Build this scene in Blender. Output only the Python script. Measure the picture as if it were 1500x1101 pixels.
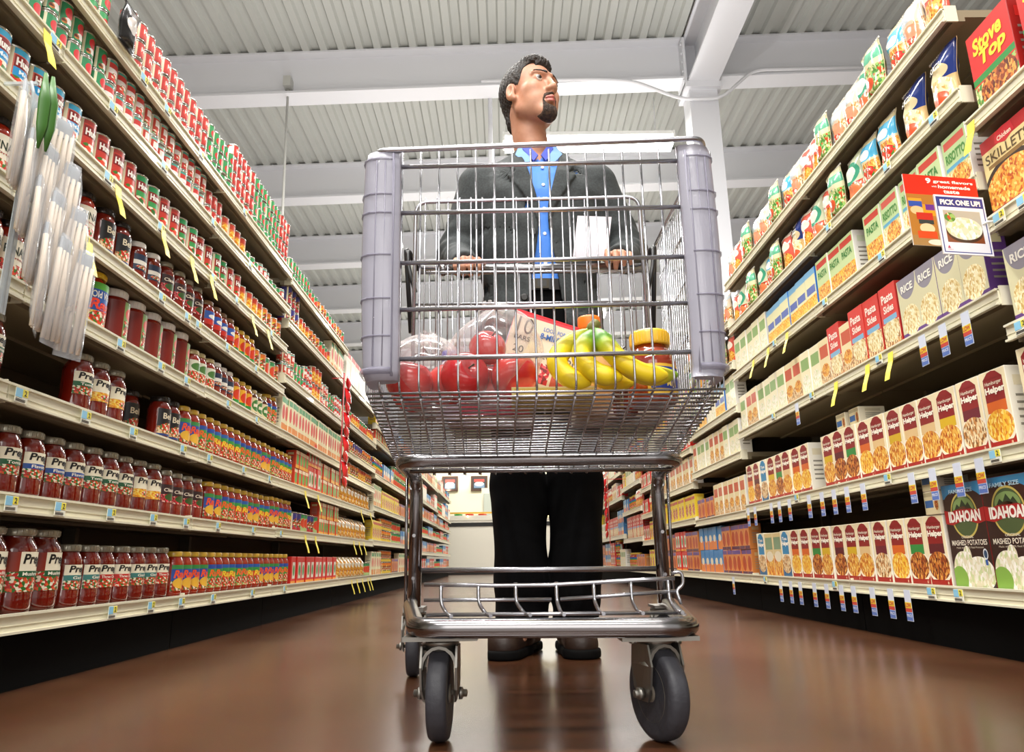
import bpy, bmesh, math, random
import numpy as np
from mathutils import Vector, Matrix
random.seed(7); np.random.seed(7)
for o in list(bpy.data.objects): bpy.data.objects.remove(o)
S = bpy.context.scene
COL = S.collection
PI = math.pi

# ---------------------------------------------------------------- camera
F_PX, PITCH, YAW, ROLL, CAM_H = 1050.0, 0.2511434, -0.0085168, 0.0157080, 0.245
cd = bpy.data.cameras.new('camera'); cam = bpy.data.objects.new('camera', cd); COL.objects.link(cam)
cd.sensor_width = 36.0; cd.lens = F_PX / 1500.0 * 36.0; cd.clip_start = 0.02; cd.clip_end = 100
_f = Vector((-math.sin(YAW)*math.cos(PITCH), math.cos(YAW)*math.cos(PITCH), math.sin(PITCH)))
_r0 = Vector((math.cos(YAW), math.sin(YAW), 0)); _u0 = _r0.cross(_f)
_r = _r0*math.cos(ROLL) - _u0*math.sin(ROLL); _u = _r0*math.sin(ROLL) + _u0*math.cos(ROLL)
M = Matrix((( _r.x,_u.x,-_f.x,0),(_r.y,_u.y,-_f.y,0),(_r.z,_u.z,-_f.z,CAM_H),(0,0,0,1)))
cam.matrix_world = M; S.camera = cam

# ---------------------------------------------------------------- world, exposure, lights
S.view_settings.view_transform = 'Standard'; S.view_settings.look = 'None'
S.view_settings.gamma = 1.0; S.view_settings.use_curve_mapping = False
S.view_settings.exposure = 0.35
W = bpy.data.worlds.new('world'); S.world = W; W.use_nodes = True
W.node_tree.nodes['Background'].inputs[0].default_value = (1.0, 0.97, 0.92, 1)
W.node_tree.nodes['Background'].inputs[1].default_value = 0.62
def area(name, loc, sx, sy, power, col=(1, .975, .93), rot=(0, 0, 0)):
    l = bpy.data.lights.new(name, 'AREA'); l.shape = 'RECTANGLE'; l.size = sx; l.size_y = sy
    l.energy = power; l.color = col
    o = bpy.data.objects.new(name, l); COL.objects.link(o); o.location = loc; o.rotation_euler = rot
    return o
# ceiling fluorescent fixtures across the aisle (the lit ones over and behind the photographer)
LIGHT_ROWS = [-2.2, 0.4, 3.0]
for _y in LIGHT_ROWS:
    area('fluorescent_light', (0.25, _y, 4.38), 1.8, 0.16, 100)
    area('fluorescent_light', (-1.6, _y, 4.38), 1.8, 0.16, 85)
for _y in (6.75, 9.6, 12.2, 16.0, 20.0):
    area('fluorescent_light', (0.9, _y, 4.36), 1.7, 0.16, 80)
for _x in (-1.36, 1.62):                                     # added fill strips above the shelving, facing up to brighten the ceiling
    for _y in (2.5, 7.5, 12.5, 18.0):
        area('ceiling_fill', (_x, _y, 1.80), 0.08, 4.6, 52, (1, .98, .95), (PI, 0, 0))
area('deli_wall_fill', (0.2, 14.9, 3.6), 5.0, 0.3, 150)  # added fill, brightens the wall behind the deli counter
# added fill behind the photographer, facing down the aisle to light the shelf fronts
area('front_fill', (0.1, -3.2, 1.9), 3.2, 2.6, 60, (1, .97, .92), (PI/2, 0, 0))

# ---------------------------------------------------------------- helpers
def lin(c):
    if isinstance(c, str):
        c = c.lstrip('#'); c = [int(c[i:i+2], 16)/255 for i in (0, 2, 4)]
    return tuple((x/12.92 if x <= .04045 else ((x+.055)/1.055)**2.4) for x in c[:3]) + (1.0,)
MATS = {}
def mat(name, col, rough=.5, metal=0.0, spec=.5, coat=0.0, emit=None, estr=0, alpha=1.0, trans=0.0, noise=None, bump=None):
    if name in MATS: return MATS[name]
    m = bpy.data.materials.new(name); m.use_nodes = True
    nt = m.node_tree; b = nt.nodes['Principled BSDF']
    b.inputs['Base Color'].default_value = lin(col); b.inputs['Roughness'].default_value = rough
    b.inputs['Metallic'].default_value = metal; b.inputs['Specular IOR Level'].default_value = spec
    b.inputs['Coat Weight'].default_value = coat; b.inputs['Coat Roughness'].default_value = .05
    b.inputs['Alpha'].default_value = alpha; b.inputs['Transmission Weight'].default_value = trans
    if emit: b.inputs['Emission Color'].default_value = lin(emit); b.inputs['Emission Strength'].default_value = estr
    if noise:                                     # (scale, second colour, low, high)
        tc = nt.nodes.new('ShaderNodeTexCoord'); n = nt.nodes.new('ShaderNodeTexNoise'); r = nt.nodes.new('ShaderNodeValToRGB')
        n.inputs['Scale'].default_value = noise[0]; n.inputs['Detail'].default_value = 5
        r.color_ramp.elements[0].position = noise[2]; r.color_ramp.elements[1].position = noise[3]
        r.color_ramp.elements[0].color = lin(col); r.color_ramp.elements[1].color = lin(noise[1])
        nt.links.new(tc.outputs['Object'], n.inputs['Vector']); nt.links.new(n.outputs['Fac'], r.inputs['Fac'])
        nt.links.new(r.outputs['Color'], b.inputs['Base Color'])
    if bump:                                      # (scale, strength)
        tc = nt.nodes.new('ShaderNodeTexCoord'); n = nt.nodes.new('ShaderNodeTexNoise'); bp = nt.nodes.new('ShaderNodeBump')
        n.inputs['Scale'].default_value = bump[0]; n.inputs['Detail'].default_value = 4
        bp.inputs['Strength'].default_value = bump[1]; bp.inputs['Distance'].default_value = .01
        nt.links.new(tc.outputs['Object'], n.inputs['Vector']); nt.links.new(n.outputs['Fac'], bp.inputs['Height'])
        nt.links.new(bp.outputs['Normal'], b.inputs['Normal'])
    MATS[name] = m; return m

FOOD = {'noodle': ('#e8b04a', '#d98a2b', '#b8541c', '#f2d27a'), 'beef': ('#8a3a16', '#c4702a', '#e0a04a', '#5c2410'),
        'tomato': ('#c81e14', '#e04a2a', '#3f7a2a', '#f0e6d0'), 'rice': ('#efe2b4', '#dcc68a', '#f7efd0', '#c9a35a'),
        'veg': ('#b51a12', '#2f6e2a', '#e8e0c8', '#d8562c'), 'greens': ('#4d8a3a', '#9cc06a', '#e8dca8', '#c84a2a'),
        'chicken': ('#e8cfa0', '#c98a4a', '#8a5a2a', '#f4e4bc'), 'cheese': ('#f2c23c', '#e89a22', '#f7dc7a', '#d97a1a'),
        'cream': ('#f4efdc', '#e6dcbc', '#cfd8a0', '#fffaf0'), 'berry': ('#c01822', '#7a0f18', '#e8505a', '#f0d0c0')}
def pmat(name, base, layers=(), rough=.42, coat=0.15, foodscale=16):
    """printed packaging: flat printed shapes in the UV square of the face, pictures of food as cell texture"""
    if name in MATS: return MATS[name]
    m = bpy.data.materials.new(name); m.use_nodes = True; nt = m.node_tree; N = nt.nodes; K = nt.links
    b = N['Principled BSDF']; b.inputs['Roughness'].default_value = rough; b.inputs['Coat Weight'].default_value = coat
    b.inputs['Coat Roughness'].default_value = .12
    uv = N.new('ShaderNodeUVMap'); uv.uv_map = 'UVMap'
    cur = N.new('ShaderNodeRGB'); cur.outputs[0].default_value = lin(base); out = cur.outputs[0]
    foods = {}
    def food(k):
        if k in foods: return foods[k]
        v = N.new('ShaderNodeTexVoronoi'); v.inputs['Scale'].default_value = foodscale*1.8
        K.new(uv.outputs[0], v.inputs['Vector'])
        s = N.new('ShaderNodeSeparateColor'); K.new(v.outputs['Color'], s.inputs[0])
        r = N.new('ShaderNodeValToRGB'); r.color_ramp.interpolation = 'CONSTANT'
        p = FOOD[k]; e = r.color_ramp.elements
        e[0].color = lin(p[0]); e[0].position = 0; e[1].color = lin(p[1]); e[1].position = .3
        e2 = e.new(.6); e2.color = lin(p[2]); e3 = e.new(.8); e3.color = lin(p[3])
        K.new(s.outputs[0], r.inputs[0]); foods[k] = r.outputs[0]; return foods[k]
    for L in layers:
        kind = L[0]
        sub = N.new('ShaderNodeVectorMath'); sub.operation = 'SUBTRACT'; K.new(uv.outputs[0], sub.inputs[0])
        mul = N.new('ShaderNodeVectorMath'); mul.operation = 'MULTIPLY'; K.new(sub.outputs[0], mul.inputs[0])
        lt = N.new('ShaderNodeMath'); lt.operation = 'LESS_THAN'; lt.inputs[1].default_value = 1.0
        if kind == 'e':
            _, cu, cv, ru, rv, c = L
            ln = N.new('ShaderNodeVectorMath'); ln.operation = 'LENGTH'; K.new(mul.outputs[0], ln.inputs[0]); K.new(ln.outputs['Value'], lt.inputs[0])
        else:
            _, u0, v0, u1, v1, c = L
            cu, cv, ru, rv = (u0+u1)/2, (v0+v1)/2, (u1-u0)/2, (v1-v0)/2
            ab = N.new('ShaderNodeVectorMath'); ab.operation = 'ABSOLUTE'; K.new(mul.outputs[0], ab.inputs[0])
            sp = N.new('ShaderNodeSeparateXYZ'); K.new(ab.outputs[0], sp.inputs[0])
            mx = N.new('ShaderNodeMath'); mx.operation = 'MAXIMUM'; K.new(sp.outputs[0], mx.inputs[0]); K.new(sp.outputs[1], mx.inputs[1]); K.new(mx.outputs[0], lt.inputs[0])
        sub.inputs[1].default_value = (cu, cv, 0); mul.inputs[1].default_value = (1/max(ru, 1e-4), 1/max(rv, 1e-4), 0)
        mix = N.new('ShaderNodeMix'); mix.data_type = 'RGBA'; K.new(lt.outputs[0], mix.inputs[0]); K.new(out, mix.inputs[6])
        if c in FOOD: K.new(food(c), mix.inputs[7])
        else: mix.inputs[7].default_value = lin(c)
        out = mix.outputs[2]
    K.new(out, b.inputs['Base Color'])
    MATS[name] = m; return m

_text = {}
def text2d(s, bold=.02, shear=0.0):
    key = (s, bold, shear)
    if key in _text: return _text[key]
    c = bpy.data.curves.new('t', 'FONT'); c.body = s; c.resolution_u = 3; c.offset = bold; c.shear = shear
    o = bpy.data.objects.new('t', c); COL.objects.link(o)
    bpy.context.view_layer.update()
    me = o.evaluated_get(bpy.context.evaluated_depsgraph_get()).to_mesh()
    v = [(p.co.x, p.co.y) for p in me.vertices]; f = [tuple(p.vertices) for p in me.polygons]
    o.to_mesh_clear(); bpy.data.objects.remove(o); bpy.data.curves.remove(c)
    xs = [p[0] for p in v]; ys = [p[1] for p in v]; x0, x1, y0, y1 = min(xs), max(xs), min(ys), max(ys)
    v = [((x-x0)/(x1-x0), (y-y0)/(y1-y0)) for x, y in v]
    _text[key] = (v, f, (x1-x0)/(y1-y0)); return _text[key]

class MB:
    def __init__(s): s.v = []; s.f = []; s.m = []; s.uv = []; s.sm = []
    def face(s, idx, m=0, uv=None, smooth=False):
        s.f.append(tuple(idx)); s.m.append(m); s.uv.append(uv); s.sm.append(smooth)
    def box(s, x0, x1, y0, y1, z0, z1, m=0, front=None, fm=None):
        b = len(s.v)
        s.v += [(x, y, z) for x in (x0, x1) for y in (y0, y1) for z in (z0, z1)]
        F = {'-x': (0, 1, 3, 2), '+x': (4, 6, 7, 5), '-y': (0, 4, 5, 1), '+y': (2, 3, 7, 6), '-z': (0, 2, 6, 4), '+z': (1, 5, 7, 3)}
        U = {'+x': ((0, 0), (1, 0), (1, 1), (0, 1)), '-y': ((0, 0), (1, 0), (1, 1), (0, 1))}
        for k, q in F.items():
            s.face([b+i for i in q], fm if (k == front and fm is not None) else m, U.get(k) if k == front else None)
        return s
    def quad(s, pts, m=0, uv=((0, 0), (1, 0), (1, 1), (0, 1))):
        b = len(s.v); s.v += [tuple(p) for p in pts]; s.face(range(b, b+len(pts)), m, uv if len(pts) == 4 else None); return s
    def tube(s, pts, r, n=8, m=0, closed=False, caps=True, ry=None):
        P = [Vector(p) for p in pts]; k = len(P); b = len(s.v)
        rr = r if isinstance(r, (list, tuple)) else [r]*k
        T = []
        for i in range(k):
            a = P[(i-1) % k] if (closed or i > 0) else P[i]; c = P[(i+1) % k] if (closed or i < k-1) else P[i]
            T.append((c-a).normalized())
        nrm = T[0].orthogonal().normalized() if abs(T[0].z) > .9 or ry is None else Vector((0, 0, 1)).cross(T[0]).normalized()
        for i in range(k):
            if i: nrm = (nrm - T[i]*nrm.dot(T[i])).normalized()
            bn = T[i].cross(nrm)
            for j in range(n):
                a = 2*PI*j/n; s.v.append(tuple(P[i] + nrm*math.cos(a)*rr[i] + bn*math.sin(a)*(rr[i] if ry is None else rr[i]*ry)))
        for i in range(k if closed else k-1):
            i2 = (i+1) % k
            for j in range(n):
                j2 = (j+1) % n; s.face((b+i*n+j, b+i*n+j2, b+i2*n+j2, b+i2*n+j), m, None, n > 4)
        if not closed and caps:
            s.face([b+j for j in range(n)][::-1], m); s.face([b+(k-1)*n+j for j in range(n)], m)
        return s
    def lathe(s, prof, n=20, m=0, c=(0, 0, 0), axis='z', mfun=None, smooth=True):
        b = len(s.v); k = len(prof)
        for r, z in prof:
            for j in range(n):
                a = 2*PI*j/n; x, y = r*math.cos(a), r*math.sin(a)
                p = (x, y, z) if axis == 'z' else ((z, x, y) if axis == 'x' else (x, z, y))
                s.v.append((p[0]+c[0], p[1]+c[1], p[2]+c[2]))
        for i in range(k-1):
            mm = mfun(i) if mfun else m
            for j in range(n):
                j2 = (j+1) % n; s.face((b+i*n+j, b+i*n+j2, b+(i+1)*n+j2, b+(i+1)*n+j), mm, None, smooth)
        s.face([b+j for j in range(n)][::-1], mfun(0) if mfun else m); s.face([b+(k-1)*n+j for j in range(n)], mfun(k-2) if mfun else m)
        return s
    def cyl(s, r, z0, z1, a0, a1, n=14, m=0, c=(0, 0)):
        b = len(s.v)
        for i in range(n+1):
            a = a0+(a1-a0)*i/n
            for z in (z0, z1): s.v.append((c[0]+r*math.cos(a), c[1]+r*math.sin(a), z))
        for i in range(n):
            q = b+2*i; s.face((q, q+2, q+3, q+1), m, ((i/n, 0), ((i+1)/n, 0), ((i+1)/n, 1), (i/n, 1)), True)
        return s
    def text(s, t, fn, u0, v0, u1, v1, m, bold=.02, shear=0.0):
        """fn maps (u, v) of the face to a point; text fills the box u0..u1, v0..v1"""
        V, F, _ = text2d(t, bold, shear); b = len(s.v)
        s.v += [tuple(fn(u0+(u1-u0)*x, v0+(v1-v0)*y)) for x, y in V]
        for f in F: s.face([b+i for i in f], m)
        return s
    def shape(s, pts, fn, m):
        b = len(s.v); s.v += [tuple(fn(u, v)) for u, v in pts]; s.face(range(b, b+len(pts)), m); return s
    def add(s, o, off=(0, 0, 0)):
        b = len(s.v); s.v += [(x+off[0], y+off[1], z+off[2]) for x, y, z in o.v]
        for f, m, uv, sm in zip(o.f, o.m, o.uv, o.sm): s.face([b+i for i in f], m, uv, sm)
        return s
    def mesh(s, name, mats):
        me = bpy.data.meshes.new(name); me.from_pydata(s.v, [], s.f)
        for mm in mats: me.materials.append(mm)
        me.polygons.foreach_set('material_index', s.m); me.polygons.foreach_set('use_smooth', s.sm)
        if any(u is not None for u in s.uv):
            L = me.uv_layers.new(name='UVMap'); arr = []
            for p, u in zip(me.polygons, s.uv):
                if u is None: arr += [-3.0, -3.0]*p.loop_total
                else:
                    for q in u: arr += [q[0], q[1]]
            L.data.foreach_set('uv', arr)
        me.update(); return me
    def obj(s, name, mats, parent=None, loc=None):
        if not isinstance(mats, (list, tuple)): mats = [mats]
        o = bpy.data.objects.new(name, s.mesh(name, mats)); COL.objects.link(o)
        if parent: o.parent = parent
        if loc: o.location = loc
        return o
def tag(o, label=None, cat=None, group=None, kind=None):
    if label: o['label'] = label
    if cat: o['category'] = cat
    if group: o['group'] = group
    if kind: o['kind'] = kind
    return o
def empty(name, loc=(0, 0, 0), rz=0.0):
    o = bpy.data.objects.new(name, None); COL.objects.link(o); o.location = loc; o.rotation_euler = (0, 0, rz); o.empty_display_size = .05
    return o
def copy_tree(o, parent=None):
    c = o.copy(); COL.objects.link(c)
    if parent: c.parent = parent
    for ch in o.children: copy_tree(ch, c)
    return c
def rpath(pts, rad, n=5, closed=False):
    """polyline with rounded corners"""
    P = [Vector(p) for p in pts]; out = []
    K = len(P)
    for i in range(K):
        if not closed and i in (0, K-1): out.append(P[i]); continue
        a, b, c = P[(i-1) % K], P[i], P[(i+1) % K]
        d1 = (a-b); d2 = (c-b); r = min(rad, d1.length*.48, d2.length*.48)
        p1 = b+d1.normalized()*r; p2 = b+d2.normalized()*r
        for k in range(n+1):
            t = k/n; out.append(p1*(1-t)**2 + b*2*t*(1-t) + p2*t*t)
    return out
ONES = ['', 'first', 'second', 'third', 'fourth', 'fifth', 'sixth', 'seventh', 'eighth', 'ninth', 'tenth', 'eleventh', 'twelfth', 'thirteenth', 'fourteenth', 'fifteenth', 'sixteenth', 'seventeenth', 'eighteenth', 'nineteenth']
TENS = {2: ('twentieth', 'twenty'), 3: ('thirtieth', 'thirty'), 4: ('fortieth', 'forty'), 5: ('fiftieth', 'fifty'), 6: ('sixtieth', 'sixty'), 7: ('seventieth', 'seventy'), 8: ('eightieth', 'eighty'), 9: ('ninetieth', 'ninety')}
def ordw(n):
    if n < 20: return ONES[n]
    if n >= 100: return 'hundred-and-' + ordw(n-100) if n > 100 else 'hundredth'
    t, o = divmod(n, 10); return TENS[t][0] if o == 0 else TENS[t][1] + '-' + ONES[o]
# ================================================================ THE BUILDING
def floor_mat():
    m = bpy.data.materials.new('polished_concrete'); m.use_nodes = True; nt = m.node_tree; N = nt.nodes; K = nt.links
    b = N['Principled BSDF']; b.inputs['Specular IOR Level'].default_value = .75
    tc = N.new('ShaderNodeTexCoord')
    n1 = N.new('ShaderNodeTexNoise'); n1.inputs['Scale'].default_value = 1.6; n1.inputs['Detail'].default_value = 8
    n2 = N.new('ShaderNodeTexNoise'); n2.inputs['Scale'].default_value = 45; n2.inputs['Detail'].default_value = 6
    K.new(tc.outputs['Object'], n1.inputs[0]); K.new(tc.outputs['Object'], n2.inputs[0])
    r = N.new('ShaderNodeValToRGB'); r.color_ramp.elements[0].color = lin('#3a2014'); r.color_ramp.elements[1].color = lin('#583823')
    r.color_ramp.elements[0].position = .3; r.color_ramp.elements[1].position = .72
    K.new(n1.outputs['Fac'], r.inputs[0])
    mx = N.new('ShaderNodeMix'); mx.data_type = 'RGBA'; mx.blend_type = 'OVERLAY'; mx.inputs[0].default_value = .25
    K.new(r.outputs[0], mx.inputs[6]); K.new(n2.outputs['Color'], mx.inputs[7])
    sp = N.new('ShaderNodeSeparateXYZ'); K.new(tc.outputs['Object'], sp.inputs[0])
    prev = mx.outputs[2]
    for ax, off, per in ((1, 1.594, 3.05), (0, -.62, 3.05)):          # saw-cut joints
        a = N.new('ShaderNodeMath'); a.operation = 'SUBTRACT'; a.inputs[1].default_value = off - per*10 - per/2; K.new(sp.outputs[ax], a.inputs[0])
        d = N.new('ShaderNodeMath'); d.operation = 'MODULO'; d.inputs[1].default_value = per; K.new(a.outputs[0], d.inputs[0])
        e = N.new('ShaderNodeMath'); e.operation = 'SUBTRACT'; e.inputs[1].default_value = per/2; K.new(d.outputs[0], e.inputs[0])
        f = N.new('ShaderNodeMath'); f.operation = 'ABSOLUTE'; K.new(e.outputs[0], f.inputs[0])
        g = N.new('ShaderNodeMath'); g.operation = 'LESS_THAN'; g.inputs[1].default_value = .0016; K.new(f.outputs[0], g.inputs[0])
        q = N.new('ShaderNodeMix'); q.data_type = 'RGBA'; K.new(g.outputs[0], q.inputs[0]); K.new(prev, q.inputs[6]); q.inputs[7].default_value = lin('#3c2619'); prev = q.outputs[2]
    K.new(prev, b.inputs['Base Color'])
    rr = N.new('ShaderNodeMapRange'); rr.inputs[3].default_value = .13; rr.inputs[4].default_value = .30; K.new(n1.outputs['Fac'], rr.inputs[0]); K.new(rr.outputs[0], b.inputs['Roughness'])
    bp = N.new('ShaderNodeBump'); bp.inputs['Strength'].default_value = .05; bp.inputs['Distance'].default_value = .002; K.new(n2.outputs['Fac'], bp.inputs['Height']); K.new(bp.outputs[0], b.inputs['Normal'])
    return m
fl = MB().box(-7, 8, -5, 27, -.12, 0).obj('floor', floor_mat()); tag(fl, kind='structure')
SLOPE = .032
m_deck = mat('deck_paint', '#b3b5b0', .6); m_beam = mat('beam_paint', '#dadbe0', .5); m_cream = mat('cream_wall', '#e9e2c4', .7)
def deck():
    b = MB(); per = .172; prof = []
    x = -7.0
    while x < 8.0:
        prof += [(x, .034), (x+.070, .034), (x+.088, 0), (x+.154, 0)]; x += per
    n = len(prof)
    for y in (-5, 27.0):
        b.v += [(px, y, 5.10+SLOPE*px+pz) for px, pz in prof]
    for i in range(n-1): b.face((i, n+i, n+i+1, i+1), 0)
    return b
dk = deck(); k = len(dk.v); dk.box(-7, 8, -5, 27, 5.48, 5.52); 
ce = dk.obj('ceiling', m_deck); tag(ce, kind='structure')
def ibeam(y, x0, x1, name='ceiling_beam', label=None):
    b = MB()
    for (ya_, yb_, za, zb) in ((-.10, .10, 0, .022), (-.10, .10, .44, .46), (-.008, .008, .022, .44)):
        k0 = len(b.v); b.box(x0, x1, y+ya_, y+yb_, za, zb)
        for i in range(k0, len(b.v)): X, Y, Z = b.v[i]; b.v[i] = (X, Y, Z+4.64+SLOPE*X)
    o = b.obj(name, m_beam); tag(o, kind='structure'); return o
for i, y in enumerate([6.04+1.995*k for k in range(-1, 10)]): ibeam(y, -7, 8, 'trim_%d' % (i+10))
# long girder running down the aisle over the column, with the bolted end plate
g = MB().box(1.77, 2.06, -5, 6.12, 4.62, 4.645).box(1.9, 1.93, -5, 6.1, 4.645, 5.15).box(1.77, 2.06, -5, 6.1, 5.13, 5.155)
g.box(1.74, 1.765, 5.90, 6.16, 4.60, 5.12)
for k in range(5): g.lathe([(.012, 0), (.012, .012)], 8, 0, (1.728, 5.93, 4.66+.1*k), 'x')
tag(g.obj('trim_7', m_beam), kind='structure')
c = MB().box(1.78, 2.05, 5.93, 6.15, 0, 4.62).box(1.74, 2.09, 5.88, 6.19, 4.56, 4.62)
tag(c.obj('trim_8', m_beam), kind='structure')
cb = MB().tube(rpath([(-.2, 5.9, 4.655), (.94, 5.9, 4.66), (1.25, 5.9, 4.635), (1.68, 5.88, 4.42), (2.06, 5.88, 4.42), (2.40, 5.9, 4.745), (4.6, 5.9, 4.79)], .12, 5), .016, 8)
tag(cb.obj('conduit', m_beam), 'white conduit dipping across the top of the white column under the ceiling', 'pipe')
pl = MB().tube([(-2.06, 6.0, 4.72), (-2.0, 6.0, 2.2)], .012, 8).box(-2.09, -2.02, 5.93, 6.05, 4.66, 4.76)
tag(pl.obj('hanging_rod', mat('rod_grey', '#b9b9b4', .4)), 'thin pale rod hanging from the ceiling beam above the left shelves', 'rod')
p2 = MB().tube([(-.12, 6.16, 5.1), (-.12, 6.16, 3.2)], .022, 10)
tag(p2.obj('hanging_pipe', m_beam), 'white vertical pipe hanging behind the head of the man', 'pipe')
p3 = MB().tube([(1.25, 7.9, 4.72), (1.1, 7.9, 4.2), (1.08, 7.9, 3.9)], .022, 8)
tag(p3.obj('pipe_brace', mat('rod_grey', '#b9b9b4', .4)), 'slanting grey brace rod beneath the second ceiling beam beside the column', 'rod')

# fluorescent fixtures
m_tube = mat('fluorescent_glow', '#ffffff', .4, emit='#fffdf2', estr=7.0); m_fix = mat('fixture_white', '#eeeeea', .4)
def fixture(x0, x1, y, z, label):
    e = empty('fluorescent_fixture', ((x0+x1)/2, y, z)); w = (x1-x0)/2
    MB().box(-w, w, -.09, .09, .06, .10).box(-w, -w+.02, -.1, .1, 0, .1).box(w-.02, w, -.1, .1, 0, .1).obj('housing', m_fix, e)
    MB().tube([(-w+.02, -.045, .03), (w-.02, -.045, .03)], .024, 10).obj('lamp_tube', m_tube, e)
    MB().tube([(-w+.02, .045, .03), (w-.02, .045, .03)], .024, 10).obj('lamp_tube', m_tube, e)
    MB().box(-w+.02, w-.02, -.075, .075, -.05, .06).obj('diffuser', mat('diffuser_glow', '#ffffff', .4, emit='#fffdf4', estr=9.0), e)
    for s_ in (-1, 1): MB().tube([(s_*w*.8, 0, .1), (s_*w*.8, 0, 5.06-z)], .004, 6).obj('suspension_rod', m_beam, e)
    tag(e, label, 'light fixture')
fixture(.0, 1.81, 6.75, 4.50, 'glowing fluorescent fixture seen just right of the head of the man')
for yy, t in ((9.6, 'glowing fluorescent fixture, second along the aisle, mostly behind the man'), (12.2, 'farthest glowing fluorescent fixture above the deli counter')): fixture(.0, 1.81, yy, 4.50, t)

# end wall with deli counter
w = MB().box(-7, 8, 26.6, 26.75, 0, 5.6).obj('wall_back', m_cream); tag(w, kind='structure')
w = MB().box(-5, 6, 16.6, 16.75, 0, 2.5).box(-5, 6, 16.55, 16.8, 2.5, 2.56).obj('wall_deli', m_cream); tag(w, kind='structure')
for sx, nm in ((-7.1, 'wall_left'), (8.0, 'wall_right')):
    w = MB().box(sx, sx+.1, -5, 26.7, 0, 5.6).obj(nm, mat('side_wall', '#b9b3a0', .8)); tag(w, kind='structure')
dc = empty('deli_counter', (0, 13.6, 0))
MB().box(-3, 3, 0, .9, .10, .86).box(-3, 3, -.02, .9, .93, .97).box(-3, 3, -.03, .0, .97, 1.06).obj('counter_body', mat('counter_white', '#ece8d8', .4), dc)
MB().box(-3, 3, -.012, .02, .86, .93).obj('black_trim', mat('trim_black', '#141310', .5), dc)
MB().box(-3, 3, .05, .9, 0, .10).obj('toe_kick', mat('trim_black', '#141310', .5), dc)
lg = MB().box(-3, 3, -.04, -.02, 1.09, 1.12)
for i in range(12): lg.lathe([(.005, -.02), (.018, -.01), (.018, .01), (.005, .02)], 10, 1, (-2.75+.5*i, -.05, 1.04))
lg.obj('rail', [mat('brass_rail', '#d7a93e', .35, .6), mat('bulb', '#fff2c0', .4, emit='#ffe9a0', estr=3)], dc)
tag(dc, 'white deli counter with black stripe at the far end of the aisle', 'counter')
sc = MB().box(-.55, 2.2, 15.2, 15.9, 0, 1.72).box(-.5, .2, 15.15, 15.2, 1.15, 1.6, 1).box(.4, 1.4, 15.15, 15.2, 1.15, 1.6, 1)
tag(sc.obj('refrigerated_case', [mat('case_white', '#dedbc8', .4), mat('case_glass', '#b9c0b4', .15)]), 'pale upright refrigerated case behind the deli counter', 'fridge')
m_frame = mat('frame_brown', '#4a2f1e', .5)
def picture(x0, x1, lab):
    y = 16.55; e = empty('framed_picture', ((x0+x1)/2, y, 1.96)); w_ = (x1-x0)/2
    MB().box(-w_, w_, 0, .04, -.17, .17).obj('frame', m_frame, e)
    MB().quad([(-w_+.04, -.004, -.13), (w_-.04, -.004, -.13), (w_-.04, -.004, .13), (-w_+.04, -.004, .13)]).obj('print', pmat('picture_print', '#2b2a28', [('r', .1, .1, .9, .5, '#6d86a0'), ('e', .5, .45, .35, .2, '#d8d8cc'), ('r', .1, .62, .9, .88, '#a8453a')]), e)
    tag(e, lab, 'picture')
picture(-.84, -.46, 'brown framed picture on the cream back wall left of the trousers')
picture(-1.5, -1.14, 'brown framed picture on the cream back wall, leftmost')
picture(.66, 1.02, 'brown framed picture on the back wall seen between the trouser legs')
for i, (x, colr, nm, lb) in enumerate(((-.93, '#2fa84a', 'produce_tub', 'green tub on the deli counter ledge'), (-.72, '#e2381f', 'produce_tub', 'red round tub beside the green tub on the deli counter'), (-.48, '#e04a28', 'produce_tub', 'red tub nearest the trousers on the deli counter'))):
    b = MB().lathe([(.06, 0), (.075, .06), (.078, .10), (.07, .105)], 14, 0).lathe([(.08, .105), (.08, .118), (.02, .13)], 14, 0)
    tag(b.obj(nm, mat('tub%d' % i, colr, .35), None, (x, 13.68, .97)), lb, 'tub')

# ================================================================ SHELVES
m_shelf = mat('shelf_taupe', '#8d8168', .5); m_lip = mat('rail_cream', '#e4dfc6', .35, coat=.3); m_kick = mat('kick_black', '#020202', .8, spec=.1)
m_back = mat('gondola_back', '#5a4c3a', .7); m_clear = mat('rail_groove', '#cfcab0', .4)
XS = {-1: -1.0, 1: 1.15}
DEPTH = .40
SIDE = {-1: 'left', 1: 'right'}
def shelf(s, y0, y1, z, bay):
    X = XS[s]
    g_ = .004; L = y1-y0-g_
    def bx(b, xa, xb, za, zb, m=0):                # xa,xb measured away from the aisle
        x0, x1 = sorted((s*xa, s*xb)); b.box(x0, x1, g_/2, L+g_/2, za, zb, m)
    b = MB(); bx(b, .004, DEPTH, -.022, 0)
    bx(b, .02, .05, -.034, -.022); bx(b, .20, .215, -.030, -.022)
    e = b.obj('shelf_board', m_shelf, bay, (0, 0, z))
    r = MB(); bx(r, -.004, .004, -.032, .004); bx(r, -.009, .004, .001, .006); bx(r, -.011, -.003, -.034, -.029); bx(r, -.0055, -.0035, -.018, -.0165)
    r.obj('price_rail', m_lip, e)
    k = MB(); x0, x1 = sorted((0, s*.03)); k.box(x0, x1, -.001, .003, -.036, .012)
    k.obj('end_bracket', m_lip, e)
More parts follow.
